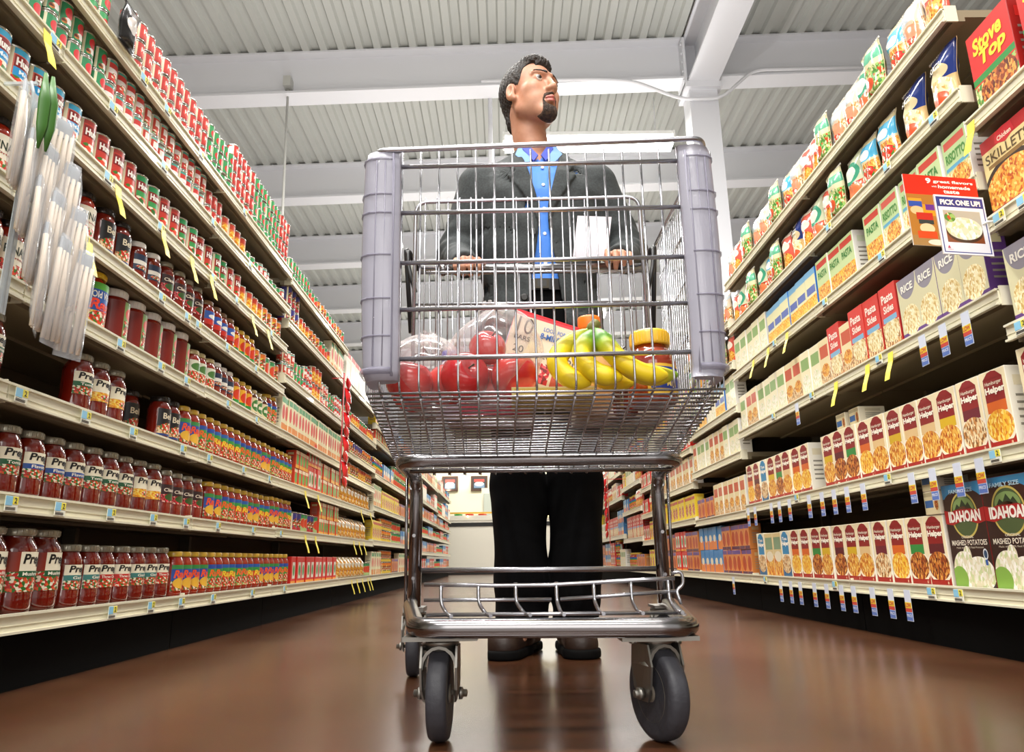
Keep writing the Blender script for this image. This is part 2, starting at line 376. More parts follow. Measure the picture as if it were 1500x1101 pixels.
def plinth(s, y0, y1, lab, top):
    X = XS[s]; e = empty('gondola_bay', (X, y0, 0))
    x0, x1 = sorted((s*.03, s*.40)); MB().box(x0, x1, 0.002, y1-y0-.002, 0, .12).obj('kick_plate', m_kick, e)
    x0, x1 = sorted((s*.402, s*.415)); b = MB().box(x0, x1, 0, y1-y0, .10, top)
    for k in range(int(top/.1)):
        b.box(*sorted((s*.398, s*.402)), 0, y1-y0, .12+.1*k, .1225+.1*k)
    b.obj('back_panel', m_back, e)
    x0, x1 = sorted((s*.36, s*.40)); MB().box(x0, x1, .002, .022, .12, top).obj('upright_post', mat('post_taupe', '#6e6350', .5), e)
    tag(e, lab, 'shelving'); return e
LSEC = [(.6, 1.4), (1.4, 2.31), (2.31, 3.14), (3.14, 4.36), (4.36, 5.42), (5.42, 8.2), (8.2, 10.4), (10.4, 12.7)]
RSEC = [(.6, 1.56), (1.56, 2.5), (2.5, 3.5), (3.5, 4.46), (4.46, 5.55), (5.55, 6.26), (6.26, 7.3), (7.3, 9.4), (9.4, 11.0), (11.0, 12.7)]
LLEV = {0: [.15, .385, .60, .81, 1.005, 1.20, 1.385, 1.56], 1: [.15, .385, .60, .81, 1.005, 1.20, 1.385, 1.56], 2: [.15, .385, .60, .815, 1.005, 1.20, 1.385, 1.56],
        3: [.15, .39, .60, .817, 1.07, 1.33, 1.54], 4: [.15, .39, .60, .775, .92, 1.105, 1.35], 5: [.15, .40, .65, .89, 1.15, 1.27], 6: [.15, .35, .55, .74, .94, 1.22], 7: [.15, .35, .55, .73, .90, 1.24]}
RLEV = {0: [.16, .50, .742, 1.005, 1.27], 1: [.157, .478, .835, 1.13, 1.372, 1.61], 2: [.157, .478, .835, 1.13, 1.372, 1.61], 3: [.157, .458, .742, .975, 1.20, 1.42],
        4: [.157, .475, .69, .91, 1.15], 5: [.157, .38, .595, .81, 1.05], 6: [.157, .42, .675, .91, 1.14], 7: [.157, .47, .85, 1.1], 8: [.157, .45, .72, 1.0], 9: [.157, .45, .72, 1.0]}
for s, secs, levs in ((-1, LSEC, LLEV), (1, RSEC, RLEV)):
    for i, (a, b_) in enumerate(secs):
        bay = plinth(s, a, b_, 'cream edged shelving bay on black base, %s from the near end, %s side' % (ordw(i+1), SIDE[s]), max(levs[i])+ (.02 if i < 5 else .3))
        for j, z in enumerate(levs[i]): shelf(s, a, b_, z, bay)

# ================================================================ PACKAGING
PROTO = {}
FRONT = lambda D, w2, h: (lambda u, v: (D+.0006, (u-.5)*w2, v*h))
def cartonbody(d, w, h, front, side, flap, extra=None):
    """carton with its face towards +x; returns root mesh with bevelled edges"""
    bm = bmesh.new(); bmesh.ops.create_cube(bm, size=1)
    for v in bm.verts: v.co = Vector(((v.co.x-.5)*d, v.co.y*w, (v.co.z+.5)*h))
    bmesh.ops.bevel(bm, geom=list(bm.edges), offset=.0012, segments=1, affect='EDGES')
    b = MB(); b.v = [tuple(v.co) for v in bm.verts]; bm.faces.ensure_lookup_table()
    for f in bm.faces:
        n = f.normal; idx = [v.index for v in f.verts]
        if n.x > .9: b.face(idx, 1, [((v.co.y/w+.5), v.co.z/h) for v in f.verts])
        else: b.face(idx, 0, None)
    bm.free()
    # tuck flaps on the top and bottom, side seam, small print block on both sides
    b.box(-d*.95, -d*.05, -w*.46, w*.46, h, h+.0008, 2)
    for sy in (-1, 1):
        ya_, yb_ = sorted((sy*w*.5, sy*(w*.5+.0004)))
        for k in range(5): b.box(-d*.82, -d*.25, ya_, yb_, h*(.25+.09*k), h*(.28+.09*k), 3)
        b.box(-d*.82, -d*.25, ya_, yb_, h*.75, h*.88, 2)
    return b
def carton(key, d, w, h, base, layers, side='#efe6cf', flap='#d8cdb0', texts=(), name='dinner_box', fs=14):
    fm = pmat('print_'+key, base, layers, foodscale=fs)
    mats = [mat('side_'+side, side, .45), fm, mat('flap_'+flap, flap, .5), mat('fineprint', '#8c8578', .6)]
    b = cartonbody(d, w, h, fm, side, flap); fn = lambda u, v: (.0007, (u-.5)*w, v*h)
    for (t, u0, v0, u1, v1, colr, *r) in texts:
        mm = mat('ink_'+colr, colr, .45)
        if mm not in mats: mats.append(mm)
        if t == 'poly': b.shape(r[0], lambda u, v: (.0005, (u-.5)*w, v*h), mats.index(mm))
        else: b.text(t, fn, u0, v0, u1, v1, mats.index(mm), *(r or (.025,)))
    o = b.obj(name, mats); PROTO[key] = o; o['_d'] = d; return o
def jar(key, R, H, sauce, lid, base, layers, texts=(), name='sauce_jar', a=1.15, v0=.30, v1=.68, lidh=.016, near=True, fs=10, square=0):
    neck = R*.72
    prof = [(R*.80, 0), (R*.95, .004), (R, .012), (R, H*.30), (R*.985, H*.31), (R*.985, H*.68), (R, H*.70), (R*.97, H*.76), (R*.86, H*.83), (neck*1.02, H*.875), (neck, H*.90), (neck, H-lidh)]
    b = MB().lathe(prof, 20, 0)
    ms = mat('sauce_'+sauce, sauce, .12, coat=1.0, spec=.6)
    o = b.obj(name, [ms])
    l = MB().lathe([(neck*1.0, H-lidh), (neck*1.12, H-lidh), (neck*1.14, H-lidh*.8), (neck*1.14, H-.003), (neck*1.06, H), (neck*.9, H-.001), (neck*.85, H-.0025)], 22, 0)
    for k in range(22 if near else 0):
        t = 2*PI*k/22; l.tube([(neck*1.145*math.cos(t), neck*1.145*math.sin(t), H-lidh*.8), (neck*1.145*math.cos(t), neck*1.145*math.sin(t), H-.003)], .0008, 4)
    l.obj('lid', mat('lid_'+lid, lid, .3, coat=.4, metal=.4 if lid in ('#c9b98a', '#989280', '#2a2320') else 0), o)
    mats = [pmat('print_'+key, base, layers, foodscale=fs)]
    rl = R+.0005; c = MB().cyl(rl, H*v0, H*v1, -a, a, 16, 0); c.cyl(rl-.0002, H*v0, H*v1, a, a+.7, 6, 1); mats.append(mat('fineprint_white', '#e6e0d2', .5))
    fn = lambda u, v: ((rl+.0005)*math.cos((u-.5)*2*a), (rl+.0005)*math.sin((u-.5)*2*a), H*(v0+(v1-v0)*v))
    for (t, u0, w0, u1, w1, colr, *r) in texts:
        mm = mat('ink_'+colr, colr, .45)
        if mm not in mats: mats.append(mm)
        c.text(t, fn, u0, w0, u1, w1, mats.index(mm), *(r or (.02,)))
    c.obj('label', mats, o)
    PROTO[key] = o; o['_d'] = R; return o
def can(key, R, H, base, layers, texts=(), name='food_can', near=True, fs=8):
    b = MB(); prof = [(R*.93, 0), (R*1.0, .001), (R*1.02, .003), (R*.97, .005), (R*.97, H-.005), (R*1.02, H-.003), (R*1.0, H-.0005), (R*.93, H), (R*.91, H-.003)]
    b.lathe(prof, 18, 0)
    o = b.obj(name, [mat('tin', '#c9c6bd', .25, .9)])
    mats = [pmat('print_'+key, base, layers, foodscale=fs)]; rl = R*.97+.0006
    c = MB().cyl(rl, .006, H-.006, -PI*.95, PI*.95, 26, 0); c.cyl(rl, .006, H-.006, PI*.95, PI*1.05, 2, 1); mats.append(mat('seam_cream', '#efe9c8', .5))
    a = PI*.95
    for t in (-1.05, 1.05):                     # pale overlap strips of the wrap
        c.cyl(rl+.0003, .006, H-.006, t-.13, t+.13, 2, 1)
    fn = lambda u, v: ((rl+.0006)*math.cos((u-.5)*1.9), (rl+.0006)*math.sin((u-.5)*1.9), .006+(H-.012)*v)
    for (t, u0, w0, u1, w1, colr, *r) in texts:
        mm = mat('ink_'+colr, colr, .45)
        if mm not in mats: mats.append(mm)
        c.text(t, fn, u0, w0, u1, w1, mats.index(mm), *(r or (.03,)))
    c.obj('label', mats, o)
    PROTO[key] = o; o['_d'] = R; return o
def bag(key, w, h, t, base, layers, texts=(), name='rice_bag', seed=1, seal='#e8e4da', flag=False, fs=12):
    rnd = np.random.RandomState(seed); nx, nz = 14, 20; b = MB()
    ph = rnd.rand(12)*6.28
    def wr(u, v): return .10*math.sin(9*u+ph[0]+5*v)*math.sin(7*v+ph[1]) + .07*math.sin(17*u+ph[2]-9*v) + .05*math.sin(23*v+ph[3]+8*u)
    for side in (1, -1):
        base_i = len(b.v)
        for i in range(nz+1):
            v = i/nz
            for j in range(nx+1):
                u = j/nx
                cu = max(0, 1-abs(2*u-1)**2.6); cv = min(1, (v/.07))**.6*min(1, max(0, (1-v)/.30))**.75
                th = t/2*cu*cv*(1+wr(u, v)*.9)+.0008
                ww = w*(1-.10*math.sin(PI*min(1, v*1.1))*.5 + (.05 if v > .92 else 0))
                b.v.append((side*th, (u-.5)*ww + .012*math.sin(5*v+ph[4])*v, v*h*(1+.02*math.sin(6*u+ph[5]))+.0))
        for i in range(nz):
            for j in range(nx):
                q = [base_i+i*(nx+1)+j, base_i+i*(nx+1)+j+1, base_i+(i+1)*(nx+1)+j+1, base_i+(i+1)*(nx+1)+j]
                uv = [(j/nx, i/nz), ((j+1)/nx, i/nz), ((j+1)/nx, (i+1)/nz), (j/nx, (i+1)/nz)]
                if side < 0: q = q[::-1]; uv = uv[::-1]
                b.face(q, 0, uv, True)
    n1 = (nx+1)*(nz+1)
    rim = [i*(nx+1) for i in range(nz+1)] + [nz*(nx+1)+j for j in range(1, nx+1)] + [i*(nx+1)+nx for i in range(nz-1, -1, -1)] + [j for j in range(nx-1, 0, -1)]
    for k in range(len(rim)): a_, c_ = rim[k], rim[(k+1) % len(rim)]; b.face((a_, n1+a_, n1+c_, c_), 0)
    mats = [pmat('print_'+key, base, layers, rough=.22, coat=.7, foodscale=fs)]
    fn = lambda u, v: (t*.5*max(0, 1-abs(2*u-1)**2.6)*min(1, max(0, (1-v)/.3))**.75*1.08+.002, (u-.5)*w*.95, v*h)
    for (tt, u0, w0, u1, w1, colr, *r) in texts:
        mm = mat('ink_'+colr, colr, .4)
        if mm not in mats: mats.append(mm)
        b.text(tt, fn, u0, w0, u1, w1, mats.index(mm), *(r or (.03,)))
    o = b.obj(name, mats)
    s_ = MB()
    for k in range(13): s_.box(-.0016, .0016, -w*.5+w*k/13, -w*.5+w*(k+.55)/13, h*.965, h*1.0)
    s_.obj('crimped_seal', mat('seal_'+seal, seal, .3), o)
    PROTO[key] = o; o['_d'] = t/2; return o

# --- left wall: sauces and tomatoes
jar('prego_green', .0345, .146, '#701407', '#989280', '#f3ecd2', [('r', 0, .0, 1, .36, 'veg'), ('r', 0, .36, 1, .56, '#1f5e3a')], [('Prego', .12, .60, .9, .97, '#16130f', .03, .15), ('Tomato', .2, .40, .8, .52, '#f5f0e0')])
jar('prego_blue', .0345, .146, '#701407', '#989280', '#f3ecd2', [('r', 0, .0, 1, .36, 'veg'), ('r', 0, .36, 1, .56, '#244f9c')], [('Prego', .12, .60, .9, .97, '#16130f', .03, .15), ('Flavored', .2, .40, .8, .52, '#f5f0e0')])
jar('prego_gold', .0345, .146, '#701407', '#989280', '#f3ecd2', [('r', 0, .0, 1, .42, 'cheese'), ('e', .6, .2, .3, .14, 'tomato')], [('Prego', .12, .60, .9, .97, '#16130f', .03, .15)])
jar('prego_teal', .0345, .146, '#701407', '#989280', '#f3ecd2', [('r', 0, .0, 1, .36, 'veg'), ('r', 0, .36, 1, .58, '#3f7f7a')], [('Prego', .12, .60, .9, .97, '#16130f', .03, .15), ('Garlic', .25, .41, .75, .53, '#f5f0e0')])
jar('prego_red', .0345, .146, '#701407', '#989280', '#f3ecd2', [('r', 0, .0, 1, .36, 'tomato'), ('r', 0, .36, 1, .56, '#c3241c')], [('Prego', .12, .60, .9, .97, '#16130f', .03, .15), ('Three Cheese', .15, .40, .85, .52, '#f5f0e0')])
jar('prego_big', .045, .176, '#6a1206', '#989280', '#8c2a14', [('r', 0, 0, 1, .55, 'veg'), ('r', .30, .50, .98, 1, '#f3ecd2'), ('r', .30, .42, .98, .56, '#c3241c')], [('Prego', .34, .62, .95, .95, '#16130f', .03, .15), ('Traditional', .36, .45, .92, .53, '#f5f0e0')], v0=.26, v1=.72)
jar('prego_biggreen', .045, .176, '#6a1206', '#989280', '#8c2a14', [('r', 0, 0, 1, .5, 'veg'), ('r', .25, .46, .95, 1, '#f3ecd2'), ('r', .25, .36, .95, .52, '#1f5e3a')], [('Prego', .30, .62, .92, .95, '#16130f', .03, .15), ('Mushroom', .32, .40, .88, .49, '#f5f0e0')], v0=.26, v1=.72)
jar('rinaldi', .034, .138, '#a5240d', '#2a2320', '#f1ead6', [('r', .0, .0, 1, .42, 'tomato'), ('e', .5, .42, .3, .1, '#f1ead6')], [('RINALDI', .08, .58, .95, .82, '#22301f'), ('Original', .2, .44, .8, .52, '#a03020')], v0=.12, v1=.70)
jar('ragu_blue', .031, .136, '#9c250f', '#d9b23a', '#2a4fa6', [('r', 0, .0, 1, .38, 'veg'), ('e', .5, .30, .42, .22, '#e8b33a'), ('r', 0, .84, 1, 1, '#3a8f4a')], [('Ragu', .1, .40, .92, .80, '#f2562a', .04, .2)], v0=.14, v1=.70, near=False)
jar('ragu_green', .031, .136, '#9c250f', '#d9b23a', '#3c9a46', [('r', 0, .0, 1, .42, 'greens'), ('e', .5, .26, .42, .2, 'tomato'), ('r', 0, .82, 1, 1, '#2a4fa6')], [('Ragu', .1, .40, .92, .78, '#f26a2a', .04, .2)], v0=.14, v1=.70, near=False)
jar('ragu_red', .031, .136, '#9c250f', '#d9b23a', '#d94a24', [('r', 0, .0, 1, .4, 'tomato'), ('r', 0, .66, 1, .84, '#3c9a46'), ('r', 0, .84, 1, 1, '#2a62b0')], [('Ragu', .1, .36, .92, .7, '#f7d23a', .04, .2)], v0=.14, v1=.70, near=False)
jar('ragu_big', .041, .155, '#a8280e', '#e6bd23', '#2a5aa8', [('r', 0, 0, 1, .34, 'cheese'), ('r', 0, .84, 1, 1, '#58b03a'), ('e', .5, .2, .4, .16, 'tomato')], [('Old World', .12, .64, .9, .80, '#f4f0e0'), ('Ragu', .08, .30, .95, .62, '#f2452a', .04, .2)], v0=.08, v1=.80)
jar('whitelid_big', .043, .152, '#8a1a10', '#f2efe8', '#7b1c12', [('r', .42, .0, 1, 1, '#7d9c5a'), ('r', .45, .1, .98, .5, 'veg'), ('e', .72, .7, .25, .18, '#d84a3a')], v0=.10, v1=.78, lidh=.022)
jar('darklabel', .033, .135, '#7e1c10', '#2a2320', '#1c1a1e', [('r', 0, .0, 1, .35, 'chicken'), ('e', .5, .30, .4, .18, 'tomato'), ('r', 0, .0, 1, .08, '#2a3f7c')], [('Bella', .2, .62, .8, .84, '#e8dcc0')], v0=.12, v1=.72)
jar('darkflower', .031, .137, '#7e1c10', '#989280', '#3a2426', [('r', 0, .0, 1, .45, 'berry'), ('e', .5, .3, .35, .2, '#3a5a2a')], [('Classico', .1, .6, .9, .8, '#f0e4d0')], near=False)
jar('classico', .030, .120, '#9a2814', '#c9b98a', '#dfe2cc', [('r', 0, .0, 1, .45, 'tomato'), ('e', .5, .68, .4, .2, '#4a7a3a')], v0=.14, v1=.7, near=False)
jar('pizzayellow', .029, .115, '#a3350f', '#d9b23a', '#f0b22a', [('e', .5, .5, .4, .35, '#d83a1a'), ('r', 0, .0, 1, .2, '#2f8a3a')], v0=.16, v1=.7, near=False)
jar('salsabrown', .029, .112, '#5a2412', '#c9b98a', '#e6d8b0', [('e', .5, .5, .42, .4, '#3f7f3a'), ('r', .2, .4, .8, .6, '#e8e0c8')], v0=.16, v1=.7, near=False)
jar('whitelabel', .030, .122, '#7a2010', '#f2efe8', '#23304a', [('r', 0, .35, 1, .62, '#e8e4d8'), ('e', .5, .2, .4, .12, 'veg')], near=False)
jar('bluelabel', .031, .124, '#8f1f10', '#8a6a4a', '#2a56a8', [('r', 0, 0, 1, .4, '#c3281c'), ('e', .5, .62, .3, .16, '#e8e4d8')], near=False)
can('hunts_blue', .0315, .112, '#d96a5a', [('r', 0, 0, 1, .38, 'cheese'), ('e', .5, .2, .20, .22, 'tomato'), ('r', .36, .36, .66, .56, '#2a9ad8'), ('r', .36, .56, .66, .84, '#8c1a16'), ('r', 0, .86, 1, 1, '#3aa6cf')], [("Hunt's", .12, .60, .9, .80, '#fbf6ee', .05), ('Meat', .25, .42, .8, .52, '#eaf6fb')], name='sauce_can')
can('hunts_red', .0315, .112, '#c93a2c', [('r', 0, 0, 1, .40, 'tomato'), ('r', .36, .56, .66, .86, '#8c1a16'), ('r', 0, .90, 1, 1, '#a8342a')], [("Hunt's", .12, .60, .9, .80, '#fbf6ee', .05)], name='sauce_can')
can('hunts_green', .0315, .112, '#cf4a34', [('r', 0, 0, 1, .38, 'veg'), ('r', .36, .38, .66, .54, '#3a9a50'), ('r', .36, .54, .66, .84, '#8c1a16'), ('r', 0, .84, 1, 1, '#2f9a5a')], [("Hunt's", .12, .60, .9, .80, '#fbf6ee', .05)], name='sauce_can')
can('contadina_green', .0235, .070, '#2f8f5c', [('e', .5, .62, .09, .24, '#d8242a'), ('e', .5, .26, .08, .14, '#efe6e0'), ('e', .42, .18, .05, .12, 'beef'), ('e', .2, .5, .08, .3, '#d8242a'), ('e', .8, .5, .08, .3, '#d8242a')], name='tomato_can')
can('redwhite', .0235, .070, '#cf3a34', [('r', 0, .35, 1, .62, '#efe6e2'), ('e', .5, .25, .1, .2, 'tomato'), ('r', 0, .88, 1, 1, '#4fa89a'), ('r', .1, 0, .22, 1, '#efe0d4')], name='tomato_can')
can('redorange', .0235, .070, '#c8402e', [('r', 0, .0, 1, .3, 'tomato'), ('r', .4, .45, .6, .8, '#f4e8e0'), ('r', 0, .88, 1, 1, '#7fbcae')], name='tomato_can')
can('paste_red', .0225, .057, '#c43830', [('r', .2, .15, .3, .9, '#e9d8cc'), ('e', .5, .5, .10, .3, '#e3564a'), ('r', .7, .15, .8, .9, '#e9d8cc'), ('r', 0, 0, 1, .12, '#b8302a')], [('Hu', .28, .42, .72, .74, '#fbf6ee', .05)], name='paste_can', near=False)
can('paste_green', .0225, .057, '#3c9a5a', [('e', .5, .4, .10, .3, '#d83430'), ('e', .2, .4, .08, .3, '#e8e0d4'), ('e', .8, .5, .1, .3, '#d83430')], name='paste_can', near=False)
can('bean_green', .030, .092, '#a9c080', [('e', .5, .5, .16, .3, '#d8482a'), ('r', 0, .8, 1, 1, '#3a8f5a')], name='food_can', near=False)
can('bean_yellow', .030, .092, '#e6c64a', [('e', .5, .5, .16, .3, 'veg'), ('r', 0, .8, 1, 1, '#e87a2a')], name='food_can', near=False)
can('bean_orange', .030, .092, '#e07a34', [('e', .5, .42, .16, .3, 'cheese'), ('r', 0, .75, 1, 1, '#c8402a')], name='food_can', near=False)
can('bean_purple', .030, .092, '#3d3a86', [('e', .5, .42, .16, .3, 'veg'), ('r', 0, .0, 1, .2, '#b8303a')], name='food_can', near=False)
# --- right wall: boxed dinners and bags
HH = lambda band: [('r', .02, .02, .98, .30, '#a01c14'), ('e', .5, .28, .56, .24, '#efe4cc'), ('r', .14, .46, .86, .90, '#8e1a1c'), ('r', .14, .46, .86, .60, band)]
ROOF = [(.10, .80), (.14, .80), (.14, .88), (.5, 1.0-.015), (.86, .88), (.86, .80), (.90, .80), (.5, .80)]
def hh(key, band, food, base='#efe0b8', d=.06, w=.094, h=.188):
    carton(key, d, w, h, base, HH(band)+[('e', .5, .29, .50, .20, food), ('r', .02, .02, .98, .10, '#a01c14')], '#efe9da', '#e4d8b8',
           [('poly', 0, 0, 0, 0, '#8e1a1c', [(.14, .895), (.86, .895), (.66, .975), (.5, .99), (.34, .975)]), ('Hamburger', .20, .80, .82, .86, '#f4ead2', .01), ('Helper', .17, .68, .90, .79, '#fbf4e2', .045), ('8', .8, .04, .86, .08, '#e8c0a0')], name='dinner_box', fs=12)
hh('hh_brown', '#5e1420', 'beef'); hh('hh_green', '#2f8a3c', 'beef'); hh('hh_orange', '#d8641e', 'cheese'); hh('hh_yellow', '#d8b020', 'noodle'); hh('hh_plain', '#e2c088', 'noodle'); hh('hh_maroon', '#6e1a2a', 'chicken')
carton('hh_blue', .06, .094, .188, '#efe6cc', [('r', .02, .02, .98, .28, '#2a5c86'), ('e', .5, .29, .5, .2, 'chicken'), ('r', .14, .5, .86, .9, '#2f86b4')], texts=[('poly', 0, 0, 0, 0, '#2f86b4', [(.14, .895), (.86, .895), (.66, .975), (.5, .99), (.34, .975)]), ('Tuna', .25, .80, .75, .87, '#fff8e8'), ('Helper', .17, .66, .9, .78, '#fff8e8', .045)])
carton('oats', .06, .10, .185, '#d9c48c', [('r', 0, .0, 1, .48, 'noodle'), ('e', .5, .46, .4, .12, '#e8dcc0'), ('r', .1, .62, .9, .9, '#7f9a78')], fs=9)
carton('idahoan', .10, .166, .262, '#2e1512', [('e', .3, .16, .28, .19, 'cream'), ('e', .66, .14, .36, .16, 'cream'), ('e', .42, .30, .10, .10, 'cream'), ('e', .15, .09, .2, .12, '#86b04a'), ('r', 0, .86, 1, 1, '#3f8fc0'), ('e', .5, .80, .50, .14, '#3a1a14'), ('e', .5, .69, .34, .22, '#c9b55a'), ('e', .5, .69, .31, .20, '#4a5a34'), ('e', .5, .76, .26, .10, '#7f9a5a'), ('e', .86, .32, .055, .05, '#dfe6ea'), ('e', .86, .32, .04, .037, '#2c4a6a'), ('r', .83, .22, .89, .27, '#2f5aa8'), ('r', 0, 0, 1, .0, '#000000')], '#7c1712', '#5a1a12',
       [('poly', 0, 0, 0, 0, '#a8181a', [(.0, .62), (.18, .60), (.5, .645), (.82, .60), (1, .62), (1, .75), (.82, .73), (.5, .775), (.18, .73), (0, .75)]), ('IDAHOAN', .10, .625, .90, .735, '#f6f0e4', .045), ('ORIGINAL', .35, .47, .65, .495, '#e6dcc8', .01), ('MASHED POTATOES', .08, .405, .95, .455, '#f2e8d4', .012), ('Made with 100% Real Potatoes', .18, .375, .85, .392, '#d8ccb4', 0),
        ('poly', 0, 0, 0, 0, '#2c3a22', [(.28, .745), (.36, .80), (.42, .77), (.5, .84), (.58, .78), (.64, .81), (.72, .745)]), ('FAMILY SIZE', .2, .905, .8, .945, '#bfe0ee', .02)], name='potato_box', fs=14)
carton('small_beige', .09, .07, .062, '#dccfa4', [('r', .05, .3, .6, .62, '#2f5f9c'), ('e', .8, .45, .12, .28, 'beef'), ('r', 0, .78, 1, .95, '#b8ac86')], name='side_dish_box')
SK = [('r', 0, .84, 1, 1, '#b81c1e'), ('e', .5, .28, .58, .36, '#3a2a1c'), ('e', .5, .26, .54, .32, 'noodle'), ('r', 0, 0, 1, .10, '#8e1a1c'), ('r', .1, .60, .9, .65, '#8a6a34')]
carton('skillets', .06, .165, .20, '#e3cf92', SK, '#8e1a1c', '#b81c1e', [('poly', 0, 0, 0, 0, '#c8202a', [(.30, .86), (.5, .80), (.70, .86), (.66, .99), (.5, 1.0), (.34, .99)]), ('SKILLETS', .07, .67, .93, .79, '#5a4420', .01), ('Chicken', .36, .86, .64, .92, '#f8e8d0')], fs=16)
carton('stovetop', .06, .15, .215, '#cf1f16', [('r', 0, 0, 1, .34, 'greens'), ('e', .55, .20, .42, .22, 'beef'), ('r', 0, .36, 1, .44, '#2f8a3c')], '#a01812', '#cf1f16', [('Stove', .12, .70, .82, .90, '#f6cf2a', .04, .15), ('Top', .24, .48, .86, .70, '#f6cf2a', .04, .15)], fs=14)
carton('greenbox', .06, .10, .168, '#b7cf94', [('r', 0, 0, 1, .42, 'rice'), ('e', .55, .24, .38, .2, 'noodle'), ('r', .05, .44, .95, .50, '#5a9fc0'), ('r', .08, .80, .92, .93, '#cf5a4a')], '#f1eee6', '#dfe6cc', [('RISOTTO', .1, .56, .9, .72, '#4a8a3a', .035)], fs=14, name='rice_mix_box')
carton('greenbox2', .06, .10, .168, '#c2d49a', [('r', 0, 0, 1, .40, 'cheese'), ('r', .08, .80, .92, .93, '#c8402e'), ('e', .5, .22, .4, .18, 'noodle')], '#f1eee6', '#dfe6cc', [('PASTA', .15, .56, .85, .72, '#3c7f34', .035)], name='rice_mix_box')
carton('bluebox', .06, .09, .165, '#e4dfae', [('r', 0, 0, 1, .36, 'cheese'), ('r', .1, .42, .9, .60, '#5f6fb0'), ('r', 0, .84, 1, 1, '#7fb4d8')], '#2f76c8', '#2f76c8', name='pasta_box')
carton('redbox', .06, .095, .20, '#d9433a', [('r', 0, 0, 1, .42, 'chicken'), ('e', .5, .30, .44, .18, 'rice'), ('r', .1, .44, .9, .52, '#7fb0cf')], '#c8342c', '#d9433a', [('Pasta', .15, .74, .85, .88, '#fbe6d8', .03), ('Sides', .2, .58, .8, .70, '#fbe6d8', .03)], name='pasta_side_box')
carton('purplebox', .06, .10, .185, '#d5cfa8', [('e', .5, .98, .46, .34, '#8f8a94'), ('r', 0, 0, 1, .12, '#5e3a7c'), ('e', .5, .30, .42, .24, 'rice')], '#5e3a7c', '#cfc49a', [('RICE', .2, .76, .8, .88, '#f4f0e4', .03)], name='rice_box')
carton('beigebox', .06, .085, .175, '#ead9a8', [('r', 0, 0, 1, .36, 'chicken'), ('e', .5, .34, .36, .14, 'noodle'), ('r', .12, .60, .88, .86, '#c95a3c')], '#e9e4da', '#e2d4ac', name='pasta_side_box')
carton('creambox', .06, .085, .175, '#efe6c0', [('r', .1, .58, .9, .84, '#8fae6a'), ('e', .5, .28, .4, .2, 'cream'), ('r', 0, 0, 1, .06, '#c8942a')], '#f1ede2', '#e6dcc0', name='pasta_side_box')
carton('bluetall', .06, .085, .125, '#3f86c0', [('r', 0, 0, 1, .4, '#e8843a'), ('e', .5, .5, .3, .16, '#f2e6c8')], '#3a78b0', '#5a96c8', name='snack_box')
carton('orangebox', .06, .075, .12, '#d98a4a', [('e', .5, .45, .36, .3, '#b8441c'), ('r', 0, .82, 1, 1, '#6a4a8a'), ('r', 0, 0, 1, .14, '#5a2a4a')], '#c87a3a', '#c9a06a', name='snack_box')
carton('yellowbox', .06, .085, .15, '#ecd02a', [('e', .5, .4, .36, .26, 'tomato'), ('r', 0, .8, 1, .92, '#c83a2a')], '#e6c62a', '#ecd85a', name='taco_box')
carton('redcarton', .06, .075, .125, '#d4261c', [('r', .3, .2, .9, .8, '#e8e6d8'), ('e', .6, .5, .2, .2, '#3f9a4a'), ('r', 0, 0, 1, .12, '#f2a02a')], '#cf2018', '#d84a3a', name='lasagna_box')
carton('kidcarton', .05, .052, .085, '#e04a2a', [('e', .5, .5, .35, .3, '#5fb04a'), ('r', 0, .8, 1, 1, '#f2e2c0'), ('r', 0, 0, 1, .2, '#f2b02a')], '#d8401f', '#e8d0a0', name='snack_carton')
carton('mixcarton', .05, .05, .17, '#e8dcb0', [('e', .5, .55, .35, .2, '#d8382a'), ('r', 0, 0, 1, .25, '#e0862a'), ('r', 0, .8, 1, .95, '#3f9a5a')], '#f0e8c8', '#e4dcb8', name='bread_stick_carton')
carton('whitetall', .06, .12, .20, '#e9e4d4', [('r', .1, .2, .9, .7, '#f4f0e6'), ('r', 0, .84, 1, 1, '#d8524a'), ('r', 0, 0, 1, .1, '#c9b48a')], '#efeade', '#e0d8c4', name='matzo_box')
bag('knorr', .105, .175, .045, '#d8cfa6', [('r', 0, 0, 1, .5, 'greens'), ('r', 0, .62, 1, .84, '#5fae8a'), ('e', .5, .34, .4, .2, 'greens'), ('e', .4, .22, .28, .12, '#d8542a')], name='pasta_side_bag', seed=3)
bag('bluebag', .105, .178, .05, '#d8b47a', [('r', 0, .48, 1, 1, '#20357e'), ('e', .5, .60, .36, .12, '#e6d6a8'), ('e', .5, .34, .42, .18, 'rice'), ('e', .45, .18, .34, .12, '#e25a34')], [('RICE', .26, .66, .74, .78, '#f4f0e4', .03)], name='rice_bag', seed=5)
bag('cyanbag', .10, .17, .045, '#d6c89c', [('r', 0, 0, 1, .5, 'noodle'), ('r', 0, .55, 1, .88, '#4fb0d8'), ('e', .5, .26, .38, .16, 'tomato'), ('e', .5, .68, .3, .1, '#f6f4ea')], name='pasta_side_bag', seed=8)
bag('redbag', .10, .165, .04, '#d95a48', [('e', .5, .66, .36, .14, '#f2e4d0'), ('e', .5, .28, .42, .2, 'noodle'), ('r', 0, .92, 1, 1, '#e8dcc8')], name='noodle_bag', seed=12)
bag('greenbag', .105, .17, .05, '#c9cfae', [('r', 0, 0, 1, .38, 'veg'), ('e', .5, .60, .42, .22, '#3f9a78'), ('e', .5, .60, .30, .14, '#e8ecd8'), ('e', .5, .22, .4, .14, '#e87a4a')], name='pasta_side_bag', seed=15)
